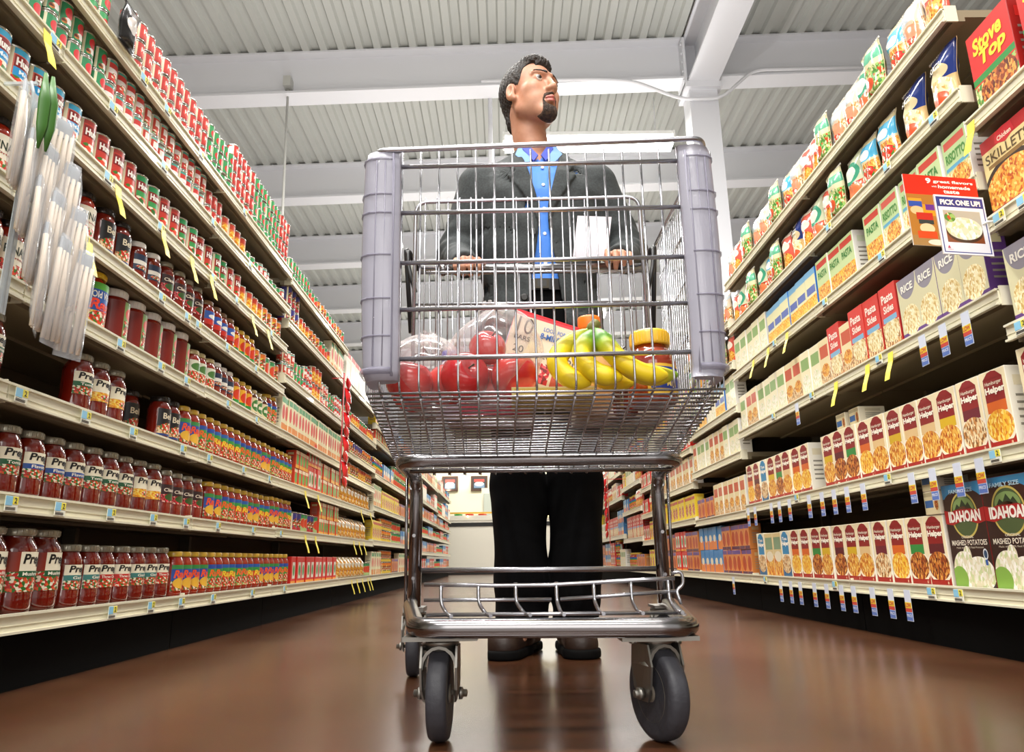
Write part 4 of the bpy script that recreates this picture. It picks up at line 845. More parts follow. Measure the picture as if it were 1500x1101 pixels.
# handle, rear gate and child seat
b = MB(); b.tube([(-.225, 1.752, .984), (.360, 1.752, .984)], .0115, 14); ha = cobj(b, 'handle_bar', m_chrome)
b = MB(); b.tube([(-.165, 1.752, .984), (.305, 1.752, .984)], .0132, 14)
for x in (-.165, .305): b.lathe([(.0132, -.004), (.017, 0), (.017, .008), (.0132, .012)], 14, 0, (x, 1.752, .984), 'x')
for i, (x, y, z) in enumerate(b.v): b.v[i] = (x-CX, y-CY, z)
b.obj('grip_sleeve', m_tubem, ha)
for x, s_ in ((-.225, -1), (.36, 1)):
    b = MB()
    b.tube(rpath([(x, 1.752, .984), (x+s_*.01, 1.74, 1.0), (x+s_*.025, 1.715, 1.03), (x+s_*.02, 1.70, .97), (x, 1.69, .90)], .02, 4), .006, 8)
    b.tube(rpath([(x+s_*.012, 1.715, .80), (x+s_*.03, 1.715, 1.035), (x+s_*.005, 1.74, .99)], .02, 4), .006, 8)
    cobj(b, 'handle_bracket', m_grip)
b = MB(); b.tube(rpath([(-.205, 1.52, .60), (-.202, 1.50, 1.045), (.312, 1.50, 1.053), (.318, 1.52, .60)], .03, 6), .0045, 8)
for k in range(19):
    x = lerp(-.18, .29, k/18); b.tube([(x, 1.498, 1.055), (x, 1.505, .62)], .0017, 5)
b.tube([(-.20, 1.51, .80), (.315, 1.51, .80)], .003, 6); b.tube([(-.20, 1.515, .62), (.315, 1.515, .62)], .003, 6)
cobj(b, 'child_seat_back', m_chrome)
b = MB(); b.tube([(-.22, 1.70, .955), (.35, 1.70, .952)], .004, 8)
for k in range(21):
    x = lerp(-.22, .35, k/20)
    if abs(x+.02) < .05 or abs(x-.16) < .05: continue
    b.tube([(x, 1.70, .955), (lerp(x, .06, .06), 1.69, .46)], .0021, 5)
b.tube([(-.23, 1.70, .74), (.36, 1.70, .74)], .003, 6); b.tube([(-.24, 1.70, .58), (.37, 1.70, .58)], .003, 6)
cobj(b, 'rear_gate', m_chrome)
b = MB()
for k in range(15): x = lerp(-.18, .30, k/14); b.tube([(x, 1.52, .70), (x, 1.69, .72)], .002, 5)
cobj(b, 'child_seat_base', m_chrome)
# casters
def caster(x, y, yaw, zt_, R_=.0625):
    f = MB(); ca, sa = math.cos(yaw), math.sin(yaw)
    f.lathe([(.026, .135), (.027, .129), (.022, .127), (.024, .121)], 18, 0, (0, 0, 0))
    # yoke: arched hood and two cheeks
    for sx in (-1, 1):
        pts = [(-.022, .128), (.022, .128), (.026, .10), (.022, .07), (.010, .052), (-.010, .052), (-.024, .07), (-.030, .10)]
        k0 = len(f.v)
        for dx in (.0235, .0265): f.v += [(sx*dx*(1 - .12*(zz < .06)), yy, zz) for yy, zz in pts]
        nn = len(pts); f.face(range(k0, k0+nn), 0); f.face(range(k0+2*nn-1, k0+nn-1, -1), 0)
        for j in range(nn): f.face((k0+j, k0+(j+1) % nn, k0+nn+(j+1) % nn, k0+nn+j), 0)
        f.lathe([(.009, .0), (.009, .005), (.0055, .006), (.0055, .011), (.003, .012)] if sx > 0 else [(.003, -.012), (.0055, -.011), (.0055, -.006), (.009, -.005), (.009, 0)], 6, 0, (sx*.0268, 0, R_), 'x')
    arch = []
    for k in range(9):
        a = PI*k/8; arch.append((-.0265*math.cos(a), .100+.028*math.sin(a)))
    k0 = len(f.v)
    for yy in (-.024, .024): f.v += [(xx, yy, zz) for xx, zz in arch]
    k1 = len(f.v)
    for yy in (-.024, .024): f.v += [(xx*.87, yy, zz-.004) for xx, zz in arch]
    for j in range(8):
        f.face((k0+j, k0+j+1, k0+9+j+1, k0+9+j), 0, None, True); f.face((k1+j, k1+9+j, k1+9+j+1, k1+j+1), 0, None, True)
        f.face((k0+j, k1+j, k1+j+1, k0+j+1), 0); f.face((k0+9+j, k0+9+j+1, k1+9+j+1, k1+9+j), 0)
    w = MB(); tr = [(.038, -.013), (.052, -.0145), (.0585, -.0135), (.0615, -.010), (.0625, -.004), (.0625, .004), (.0615, .010), (.0585, .0135), (.052, .0145), (.038, .013)]
    w.lathe([(r_*R_/.0625, h_) for r_, h_ in tr], 40, 0, (0, 0, 0), 'x')
    h = MB(); h.lathe([(.010, -.016), (.012, -.0155), (.014, -.008), (.036, -.007), (.0385, -.0135), (.0385, .0135), (.036, .007), (.014, .008), (.012, .0155), (.010, .016)], 28, 0, (0, 0, 0), 'x')
    h.tube([(-.024, 0, 0), (.024, 0, 0)], .004, 8)
    fo = f.obj('caster_fork', m_zinc, cart); fo.location = (x-CX, y-CY, 0); fo.rotation_euler = (0, 0, yaw)
    wo = w.obj('wheel', m_rubber, fo, (0, 0, R_)); h.obj('hub', m_hub, wo)
    return fo
caster(-.100, 1.105, -.03, .14); caster(.208, 1.085, .34, .14); caster(-.214, 1.70, .05, .14); caster(.345, 1.70, -.1, .14)
b = MB(); b.box(-.150, -.045, 1.06, 1.15, .1365, .1425); b.box(.155, .262, 1.045, 1.13, .1335, .1395)
for x, y, z in ((-.12, 1.065, .134), (.17, 1.05, .131)): b.lathe([(.005, 0), (.005, .004)], 6, 0, (x, y, z))
b.box(-.235, -.19, 1.66, 1.74, .1365, .146); b.box(.322, .368, 1.66, 1.74, .1365, .142)
cobj(b, 'caster_plate', m_zinc)
tag(cart, 'chrome wire shopping cart with clear plastic corner guards and groceries, pushed by man', 'shopping cart')

# ================================================================ GROCERIES IN THE CART
FZ = .4805
# --- apples inside produce bags
m_apple = mat('apple_red', '#b5121c', .22, coat=.5, noise=(9, '#d8433a', .45, .75)); m_stem = mat('stem_brown', '#4a2f18', .7)
m_film = bpy.data.materials.new('clear_film'); m_film.use_nodes = True
nt = m_film.node_tree; nt.nodes.clear()
_o = nt.nodes.new('ShaderNodeOutputMaterial'); _g = nt.nodes.new('ShaderNodeBsdfGlossy'); _t = nt.nodes.new('ShaderNodeBsdfTransparent'); _d = nt.nodes.new('ShaderNodeBsdfTranslucent'); _df = nt.nodes.new('ShaderNodeBsdfDiffuse')
_g.inputs['Roughness'].default_value = .12; _g.inputs[0].default_value = (1, 1, 1, 1); _df.inputs[0].default_value = (.9, .88, .86, 1)
_m1 = nt.nodes.new('ShaderNodeMixShader'); _m2 = nt.nodes.new('ShaderNodeMixShader'); _m1.inputs[0].default_value = .45
_lw = nt.nodes.new('ShaderNodeLayerWeight'); _lw.inputs[0].default_value = .42; _mr = nt.nodes.new('ShaderNodeMapRange'); _mr.inputs[3].default_value = .07; _mr.inputs[4].default_value = .62
nt.links.new(_lw.outputs['Facing'], _mr.inputs[0]); nt.links.new(_mr.outputs[0], _m2.inputs[0])
nt.links.new(_df.outputs[0], _m1.inputs[1]); nt.links.new(_g.outputs[0], _m1.inputs[2]); nt.links.new(_t.outputs[0], _m2.inputs[1]); nt.links.new(_m1.outputs[0], _m2.inputs[2]); nt.links.new(_m2.outputs[0], _o.inputs[0])
def apple(x, y, z, r, rx, lab):
    b = MB(); pr = []
    for k in range(15):
        a = PI*k/14; rr = math.sin(a)*(1+.10*math.cos(a)); zz = -math.cos(a)*.92
        if k > 10: zz -= .30*((k-10)/4)**2
        if k < 3: zz += .12*((3-k)/3)**2
        pr.append((max(rr, .02)*r, zz*r))
    b.lathe(pr, 20, 0); o = b.obj('apple', m_apple, None, (x, y, z)); o.rotation_euler = (rx, rx*.7, 0)
    MB().tube([(0, 0, r*.6), (.002, 0, r*.85), (.005, 0, r*1.08)], [.0014, .0012, .0018], 6).obj('stem', m_stem, o)
    tag(o, lab, 'apple', 'apples in the produce bags')
AP = [(-.150, 1.085, .518, .037, .3, 'leftmost front red apple inside the left clear produce bag'), (-.095, 1.12, .520, .036, -.5, 'rear red apple inside the left clear produce bag'), (-.155, 1.16, .519, .036, .9, 'red apple hidden behind leftmost one in left produce bag'),
      (-.062, 1.06, .519, .038, 1.2, 'front left red apple inside the larger produce bag'), (.012, 1.065, .518, .037, -.9, 'front right red apple inside the larger produce bag'), (-.02, 1.135, .520, .038, .4, 'back red apple inside the larger produce bag'), (-.028, 1.088, .572, .030, .6, 'red apple on top of others in larger produce bag')]
for a_ in AP: apple(*a_)
def film_bag(name, c, rx, ry, h, seed, lab, neck=None):
    rnd = np.random.RandomState(seed); ph = rnd.rand(8)*6.28; b = MB(); n, k_ = 44, 26
    for i in range(k_+1):
        t = i/k_; z = h*t; pr = math.sin(PI*min(1, (t*.94+.06)))**.52 if t < .98 else .22
        for j in range(n):
            a = 2*PI*j/n
            w = 1+.035*math.sin(5*a+ph[0]+6*t)+.025*math.sin(11*a+ph[1]-9*t)+.018*math.sin(19*a+ph[2]+14*t*math.sin(3*a))
            tw = .0 if neck is None else (t**2)*.02
            b.v.append((c[0]+rx*pr*w*math.cos(a)+tw, c[1]+ry*pr*w*math.sin(a), c[2]+z*(1+.02*math.sin(3*a+ph[3]))))
    for i in range(k_):
        for j in range(n): j2 = (j+1) % n; b.face((i*n+j, i*n+j2, (i+1)*n+j2, (i+1)*n+j), 0, None, True)
    b.face(list(range(n))[::-1], 0); o = b.obj(name, m_film)
    # gathered, knotted top
    q = MB()
    for k in range(9):
        a = 2*PI*k/9; q.tube([(c[0]+rx*.30*math.cos(a), c[1]+ry*.3*math.sin(a), c[2]+h*.97), (c[0]+.006*math.cos(a), c[1]+.006*math.sin(a), c[2]+h*1.0), (c[0]+.015*math.cos(a+.4), c[1]+.015*math.sin(a+.4), c[2]+h*1.04)], [.004, .002, .003], 6)
    q.obj('gathered_top', m_film, o); tag(o, lab, 'bag'); return o
film_bag('produce_bag', (-.128, 1.115, FZ), .064, .085, .118, 2, 'smaller clear produce bag of red apples at the left of the cart')
film_bag('produce_bag', (-.022, 1.09, FZ), .074, .082, .158, 6, 'larger clear produce bag of red apples left of the tilted box', 1)
# --- tilted cardboard box with red flap
def tilt(o, loc, rot): o.location = loc; o.rotation_euler = rot
b = MB(); b.box(-.075, .075, -.03, .03, 0, .125, 0, '-y', 1); b.box(-.0755, -.0745, -.0295, .0295, .0, .125, 2); b.box(-.0765, -.0755, -.024, .024, .03, .095, 3); b.box(-.075, .075, -.0305, .0305, .1235, .1262, 2)
fn = lambda u, v: (-.075+.15*u, -.0306, .125*v)
mm = [mat('grocery_side', '#cfc0a8', .5), pmat('grocery_front', '#d9c8b0', [('r', .05, .05, .55, .34, 'berry'), ('r', .58, .05, .95, .30, '#b9503c'), ('r', 0, .94, 1, 1, '#e0303c')], foodscale=14), mat('grocery_red', '#e01826', .4), mat('grocery_bluelabel', '#c4d3ee', .4), mat('grocery_ink', '#4a3c36', .5), mat('grocery_blue', '#3a68b4', .5)]
b.text('10', fn, .06, .68, .24, .92, 4, 0); b.text('BARS', fn, .06, .58, .24, .65, 4); b.text('LOOK FOR THESE GREAT', fn, .36, .80, .95, .86, 5, .01); b.text('8-MINUTE VALUE', fn, .34, .68, .95, .77, 5, .03); b.text('DINNERS', fn, .5, .58, .85, .65, 5, .02)
for u0 in (.08, .40, .70): b.text('20', fn, u0, .40, u0+.12, .50, 4, 0)
o = b.obj('food_box', mm); tilt(o, (.052, 1.165, .512), (-.12, .30, .10)); tag(o, 'tilted beige and red food box with blue print, behind the apples', 'box')
# --- flat yellow box lying under the fruit
b = MB(); b.box(-.062, .062, -.055, .055, 0, .011); b.box(-.058, .058, -.056, -.055, .002, .009, 1); b.box(-.0625, .0625, -.0555, .0555, .0105, .0115, 2)
o = b.obj('flat_box', [mat('flat_yellow', '#e6cf7a', .5), mat('flat_print', '#d9b23c', .5), mat('flat_top', '#efe0a0', .5)], None, (.070, 1.085, FZ)); tag(o, 'flat yellow box lying on the cart floor below the bananas', 'box')
b = MB(); b.box(-.075, .075, -.05, .05, 0, .03); b.box(-.07, .07, -.0505, -.05, .006, .024, 1); b.box(-.0755, .0755, -.0505, .0505, .0292, .0303, 1)
o = b.obj('frozen_box', [mat('frozen_brown', '#8a6a48', .5), mat('frozen_print', '#a83a4a', .5)], None, (-.03, 1.27, FZ)); tag(o, 'brown and maroon packet lying on the cart floor behind the apples', 'box')
b = MB(); b.box(-.08, .08, -.05, .05, 0, .034); b.box(-.06, .06, -.051, -.05, .006, .03, 1); b.box(-.0805, .0805, -.0505, .0505, .0332, .0343, 1)
o = b.obj('frozen_box', [mat('frozen_tan', '#a89a86', .5), mat('frozen_white', '#dcd6c8', .5)], None, (.20, 1.26, FZ)); tag(o, 'tan and white packet lying on the cart floor behind the salsa jar', 'box')
# --- bananas
m_ban = bpy.data.materials.new('banana_peel'); m_ban.use_nodes = True; nt = m_ban.node_tree; B_ = nt.nodes['Principled BSDF']; B_.inputs['Roughness'].default_value = .4
_a = nt.nodes.new('ShaderNodeAttribute'); _a.attribute_name = 'green'; _r = nt.nodes.new('ShaderNodeValToRGB'); _r.color_ramp.elements[0].color = lin('#f0d21e'); _r.color_ramp.elements[1].color = lin('#5f9a24'); _r.color_ramp.elements[0].position = .15; _r.color_ramp.elements[1].position = .85
nt.links.new(_a.outputs['Fac'], _r.inputs[0]); nt.links.new(_r.outputs[0], B_.inputs['Base Color'])
ban = empty('banana_bunch', (.137, 1.07, FZ+.013)); 
def banana(path, r0, tipg, stemg):
    P = [Vector(p) for p in path]; K = len(P); b = MB()
    # catmull-rom resample
    out = []
    for i in range(K-1):
        p0, p1, p2_, p3_ = P[max(i-1, 0)], P[i], P[i+1], P[min(i+2, K-1)]
        for k in range(6):
            t = k/6; out.append(.5*((2*p1)+(p2_-p0)*t+(2*p0-5*p1+4*p2_-p3_)*t*t+(3*p1-p0-3*p2_+p3_)*t**3))
    out.append(P[-1]); n = len(out)
    rr = []
    for i in range(n):
        t = i/(n-1); rr.append(r0*1.12*(.34+.66*min(1, max(0, (t-.10)/.18))**.7) * (1 if t < .88 else max(.25, 1-(t-.88)/.12*.8)))
    b.tube([p for p in out], rr, 5, 0)          # five-sided like the fruit, smoothed a little
    me = b.mesh('banana', [m_ban]); at = me.attributes.new('green', 'FLOAT', 'POINT')
    for i in range(n):
        t = i/(n-1); g = max(1.7*stemg*max(0, 1-t/.62), tipg*max(0, (t-.82)/.18))
        for j in range(5): at.data[i*5+j].value = g
    o = bpy.data.objects.new('banana', me); COL.objects.link(o); o.parent = ban
    md = o.modifiers.new('s', 'SUBSURF'); md.levels = 1; md.render_levels = 2
    for p in me.polygons: p.use_smooth = True
    return o
H0 = (-.002, -.005, .100)
banana([H0, (-.020, -.012, .084), (-.050, -.022, .060), (-.060, -.032, .035), (-.042, -.038, .012), (-.010, -.04, .004)], .0185, .2, .5)
banana([H0, (-.008, -.02, .080), (-.022, -.036, .057), (-.022, -.046, .035), (.000, -.052, .014), (.034, -.052, .008)], .0180, .2, .9)
banana([H0, (.006, -.030, .080), (.014, -.050, .054), (.034, -.058, .030), (.066, -.060, .012), (.10, -.055, .010)], .0165, .2, 1.0)
banana([H0, (.012, -.018, .080), (.022, -.034, .054), (.040, -.044, .030), (.070, -.048, .012), (.118, -.042, .014)], .0175, .9, 1.0)
banana([H0, (.000, .006, .083), (-.012, .010, .06), (-.008, .010, .04), (.02, .006, .018), (.06, .0, .012)], .018, .3, .8)
MB().tube([(-.004, -.006, .092), (.0, -.006, .102), (.006, -.004, .110)], [.010, .0095, .008], 8).obj('crown', mat('banana_crown', '#6b6a2a', .6), ban)
tag(ban, 'bunch of yellow and green bananas in the cart, left of salsa jar', 'bananas')
# --- juice jug with orange cap
o = MB().lathe([(.030, 0), (.034, .006), (.035, .05), (.033, .085), (.026, .108), (.017, .122), (.0165, .130)], 24, 0).obj('juice_jug', mat('jug_peach', '#eab878', .3, coat=.5), None, (.143, 1.165, FZ+.0))
MB().lathe([(.0185, .128), (.0195, .130), (.0195, .146), (.0185, .149), (.01, .150)], 24, 0).obj('cap', mat('cap_orange', '#ea7a1c', .35), o)
o.scale = (1, 1, 1.10); tag(o, 'pale orange juice jug with orange cap standing behind the bananas', 'jug')
# --- salsa jar lying among the fruit, yellow lid, blue label
def biggerjar(loc, R_, H_, name, sauce, lid, lab, cat, blue=True):
    b = MB().lathe([(R_*.85, 0), (R_*.98, .004), (R_, .012), (R_, H_*.52), (R_*.97, H_*.60), (R_*.80, H_*.72), (R_*.68, H_*.77), (R_*.66, H_*.84)], 28, 0)
    o = b.obj(name, mat('glass_'+sauce, sauce, .1, coat=1.0, noise=(30, '#7a1c08', .45, .62)), None, loc)
    l = MB().lathe([(R_*.70, H_*.80), (R_*.79, H_*.80), (R_*.80, H_*.82), (R_*.80, H_*.97), (R_*.75, H_), (R_*.3, H_)], 32, 0)
    for k in range(32): t = 2*PI*k/32; l.tube([(R_*.803*math.cos(t), R_*.803*math.sin(t), H_*.83), (R_*.803*math.cos(t), R_*.803*math.sin(t), H_*.96)], .0009, 4)
    l.obj('lid', mat('lid_y'+lid, lid, .35, coat=.3), o)
    if blue:
        c = MB().cyl(R_+.0006, H_*.10, H_*.50, -PI*.62, -.1, 16, 0); rl = R_+.0012
        f = lambda u, v: (rl*math.cos(-PI*.60+u*PI*.5), rl*math.sin(-PI*.60+u*PI*.5), H_*(.10+.40*v))
        c.cyl(R_+.0009, H_*.17, H_*.46, -PI*.58, -.18, 14, 1); c.text('SALSA', f, .42, .5, .86, .75, 2, .02); c.text('Mild', f, .45, .25, .75, .42, 2, .01)
        c.obj('label', [mat('salsa_label_edge', '#e6b83a', .4), mat('salsa_label', '#2a3f9a', .4), mat('salsa_gold', '#e6c860', .4)], o)
    tag(o, lab, cat); return o
biggerjar((.236, 1.125, FZ), .040, .122, 'salsa_jar', '#9a3812', '#e6b428', 'chunky salsa jar with yellow lid and blue label at cart right', 'jar')
biggerjar((.205, 1.235, FZ), .034, .118, 'dark_jar', '#3a1410', '#e8e8ee', 'dark jar with white lid between bananas and salsa jar', 'jar', False)
b = MB().lathe([(.022, 0), (.024, .003), (.024, .085), (.016, .1), (.013, .112)], 18, 0); o = b.obj('bottle', mat('bottle_bluewhite', '#d9dff0', .3, coat=.4), None, (-.10, 1.235, FZ)); MB().lathe([(.0145, .108), (.0145, .126), (.012, .128)], 16, 0).obj('cap', mat('cap_blue', '#2a56c0', .35), o); tag(o, 'white bottle with blue cap behind the two apple bags', 'bottle')

# ================================================================ HANGING STRIP OF PACKETS (left foreground)
hs = MB().tube([(-.94, 1.245, 1.185), (-.935, 1.25, 1.16), (-.93, 1.255, .70)], .0035, 6); hs.box(-.932, -.930, 1.243, 1.267, .70, 1.16, 0); [hs.tube([(x_, y_, 1.19), (x_+.004, y_+.004, 1.13), (x_+.002, y_+.010, 1.08), (x_, y_+.012, 1.03)], [.003, .011, .010, .002], 8, 1, ry=.25) for x_, y_ in ((-.900, 1.226), (-.893, 1.238))]
hs.box(-1.0, -.93, 1.246, 1.252, 1.180, 1.186)
o = hs.obj('merchandising_strip', [mat('strip_clear', '#cfd8dc', .2, alpha=.6), mat('strip_green', '#3f6f2a', .4)]); tag(o, 'green and clear strip hanging from the shelf edge, holding white packets', 'hanging strip')
m_pkt = mat('packet_film', '#dfe4ea', .15, coat=.6, alpha=.30); m_stick = mat('stick_white', '#e6d6c2', .5)
def packet(x, y, z, L_, w, yaw, tiltx, lab):
    e = empty('stick_packet', (x, y, z), yaw); e.rotation_euler = (tiltx, 0, yaw)
    st = MB(); nst = 4
    for k in range(nst):
        xx = (k-(nst-1)/2)*w/nst*.86
        st.tube([(xx, 0, -.035), (xx*1.02, .003*math.sin(k*2.1), -L_*.5), (xx*1.05, .004*math.cos(k), -L_+.012)], [w/nst*.36, w/nst*.42, w/nst*.30], 8)
    st.obj('contents', m_stick, e)
    f = MB(); nx, nz = 10, 16
    for s_ in (1, -1):
        k0 = len(f.v)
        for i in range(nz+1):
            v = i/nz
            for j in range(nx+1):
                u = j/nx; th = (.011*(1-abs(2*u-1)**3)*min(1, v/.08)*min(1, (1-v)/.15) if 0 < v < 1 else 0)+.0006
                th *= 1+.12*math.sin(11*u+7*v)
                f.v.append(((u-.5)*w*(1.12-.45*max(0, (.22-v))/.22), s_*th, -L_*v-.0))
        for i in range(nz):
            for j in range(nx):
                q = [k0+i*(nx+1)+j, k0+i*(nx+1)+j+1, k0+(i+1)*(nx+1)+j+1, k0+(i+1)*(nx+1)+j]; f.face(q if s_ < 0 else q[::-1], 0, None, True)
    f.obj('wrapper', m_pkt, e)
    g = MB().box(-w*.30, w*.30, -.0025, .0025, -.045, -.008); g.obj('header', mat('packet_header', '#4f8f3a' if random.random() < .25 else '#c9d0d8', .35, alpha=.9), e)
    tag(e, lab, 'packet', 'white stick packets on the hanging strip')
k = 0
PK = [(1.170, 1.235, 1.262), (1.07, 1.222, 1.30), (.985, 1.225, 1.335), (.90, 1.235, 1.36)]
row_n = ['top', 'second', 'third', 'lowest']
for i in range(4):
    for j, (dy, yw) in enumerate(((-.045, .5), (0, .05), (.05, -.35))):
        packet(-.928+.012*j+.008*i, 1.262+dy+.03*i, 1.165-.085*i - .01*j, .235, .056, PI/2+yw, -.02+.04*j, 'clear packet of white sticks, %s row, %s on the hanging strip' % (row_n[i], ['near one', 'middle one', 'far one'][j]))

# far hanging red clip strip on the left and on the right
for (x, y, z0, nmax, s_, lab) in ((-.93, 4.0, 1.28, 9, -1, 'left'), (.97, 7.0, 1.0, 8, 1, 'right')):
    o = MB().box(x-.002, x+.002, y-.012, y+.012, z0-.62, z0+.02).box(*sorted((x, (-1.0 if s_ < 0 else 1.155))), y-.002, y+.002, z0-.01, z0-.006).obj('merchandising_strip', mat('strip_red', '#c8242a', .4)); tag(o, 'red hanging clip strip far down the %s shelves' % lab, 'hanging strip')
    for k in range(nmax):
        b = MB(); zz = z0-.07*k; nn = 8
        for s2 in (1, -1):
            k0 = len(b.v)
            for i in range(nn+1):
                for j in range(nn+1):
                    u, v = i/nn, j/nn; b.v.append((s2*(.014*math.sin(PI*u)*math.sin(PI*v)+.0008), (u-.5)*.07, -.085*v))
            for i in range(nn):
                for j in range(nn): q = [k0+i*(nn+1)+j, k0+i*(nn+1)+j+1, k0+(i+1)*(nn+1)+j+1, k0+(i+1)*(nn+1)+j]; b.face(q if s2 > 0 else q[::-1], 0, None, True)
        b.box(-.0016, .0016, -.03, .03, -.006, .006, 1)
        o = b.obj('snack_packet', [mat('snack_red', '#d4262a', .25, coat=.5), mat('snack_white', '#efe8e0', .4)], None, (x-s_*.018, y, zz)); o.rotation_euler = (0, s_*.18, .2*(-1)**k)
        tag(o, 'red snack packet, %s from the top of the red %s strip' % (ordw(k+1), lab), 'packet', 'red packets on the %s clip strip' % lab)
# black sack hanging in front of the cans on the top left shelf
bag('blacksack', .075, .125, .03, '#1d1b1c', [('e', .5, .5, .3, .2, '#d9d2cc'), ('r', .2, .72, .8, .88, '#5a4a44')], name='black_packet', seed=40, seal='#2a2828')
o = PROTO['blacksack']; del o['_d']; o.location = (-1.0+.012, 1.615, 1.5645); tag(o, 'black packet standing among the small red cans on the top left shelf', 'packet')

# ================================================================ RECIPE SIGN on the right shelves
sg = empty('shelf_sign', (1.13, 1.545, 1.0)); sg.rotation_euler = (0, 0, 0)
# corners measured on the plane x = 1.08 ; face turned to the camera a little
P0 = Vector((0, .16, .085)); 
def sgn(mb, name, mats, u0, v0, u1, v1, off, parent):
    pass
sgw, sgh = .193, .181
AX = Vector((.9887, .15, 0)); UP = Vector((0, 0, 1)); NO = Vector((.15, -.9887, 0))
O_ = Vector((.939-1.13, 1.516-1.545, .931-1.0))
def sp_(u, v, off=0.0): return O_ + AX*(u*sgw) + UP*(v*sgh) + NO*off
def card(b, u0, v0, u1, v1, off, th, m, fm):
    P = [sp_(u0, v0, off), sp_(u1, v0, off), sp_(u1, v1, off), sp_(u0, v1, off)]; Q = [sp_(u0, v0, off+th), sp_(u1, v0, off+th), sp_(u1, v1, off+th), sp_(u0, v1, off+th)]
    b.quad(Q, fm); b.quad(P[::-1], m)
    for i in range(4): j = (i+1) % 4; b.quad([P[i], P[j], Q[j], Q[i]], m)
b = MB(); card(b, 0, 0, 1, 1, 0, .003, 1, 0)
mats_ = [pmat('sign_back', '#b5762a', [('r', 0, .72, 1, 1.0, '#e02a14'), ('r', 0, 0, 1, .14, '#a8804a'), ('r', .02, .54, .20, .66, '#2a4fa8'), ('r', .02, .62, .20, .66, '#f0a02a'), ('e', .12, .49, .09, .06, '#f0c08a'), ('r', .20, .42, .40, .58, '#e89a1a'), ('r', .24, .50, .36, .58, '#6a2a8a'), ('r', .10, .36, .32, .46, '#c8281c'), ('r', .12, .30, .32, .36, '#2a3a3a'), ('e', .22, .24, .10, .07, '#f0d0a0'), ('r', .08, .10, .34, .20, '#d8481a'), ('e', .32, .05, .12, .04, '#e8ddc8')], rough=.4), mat('sign_edge', '#d8d0c4', .5), mat('ink_w', '#fff6ee', .4)]
fb = lambda u, v: sp_(u, v, .0036)
b.text('9', fb, .30, .885, .37, .965, 2, .04); b.text('great flavors', fb, .40, .89, .95, .945, 2, .03); b.text('homemade', fb, .46, .825, .90, .875, 2, .03); b.text('with', fb, .37, .835, .44, .86, 2, .01); b.text('taste', fb, .52, .755, .74, .805, 2, .03)
for i, v in enumerate(b.v): pass
b.obj('backing_card', mats_, sg)
b = MB(); card(b, .36, -.11, 1.04, .72, .004, .003, 1, 0)
f2 = lambda u, v: sp_(.36+.68*u, -.11+.83*v, .0078)
mats_ = [pmat('sign_front', '#eceaf2', [('r', .03, .03, .97, .97, '#28388a'), ('r', .05, .045, .95, .955, '#eceaf2'), ('r', .05, .80, .95, .955, '#28388a'), ('r', .13, .20, .87, .74, '#b9b4a4'), ('r', .13, .20, .87, .40, '#8a4a2a'), ('e', .5, .40, .37, .20, '#4a3020'), ('e', .5, .44, .36, .19, 'cream'), ('e', .25, .62, .11, .08, 'greens')], rough=.3, coat=.5, foodscale=9), mats_[1], mats_[2], mat('ink_pink', '#c8506a', .5)]
b.text('PICK ONE UP!', f2, .10, .83, .91, .925, 2, .05)
b.shape([(.10, .10), (.16, .10), (.13, .15)], f2, 3); b.text('recipe', f2, .10, .065, .2, .085, 3, 0)
b.obj('recipe_card', mats_, sg)
MB().tube([sp_(.9, .3, -.004), Vector((.004, -.012, -.004)), Vector((.019, -.02, -.008))], .003, 6).obj('clip_arm', mat('clip_white', '#eeeeea', .4), sg)
tag(sg, 'red sign reading 9 great flavors with white pick one up card, right shelves', 'sign')
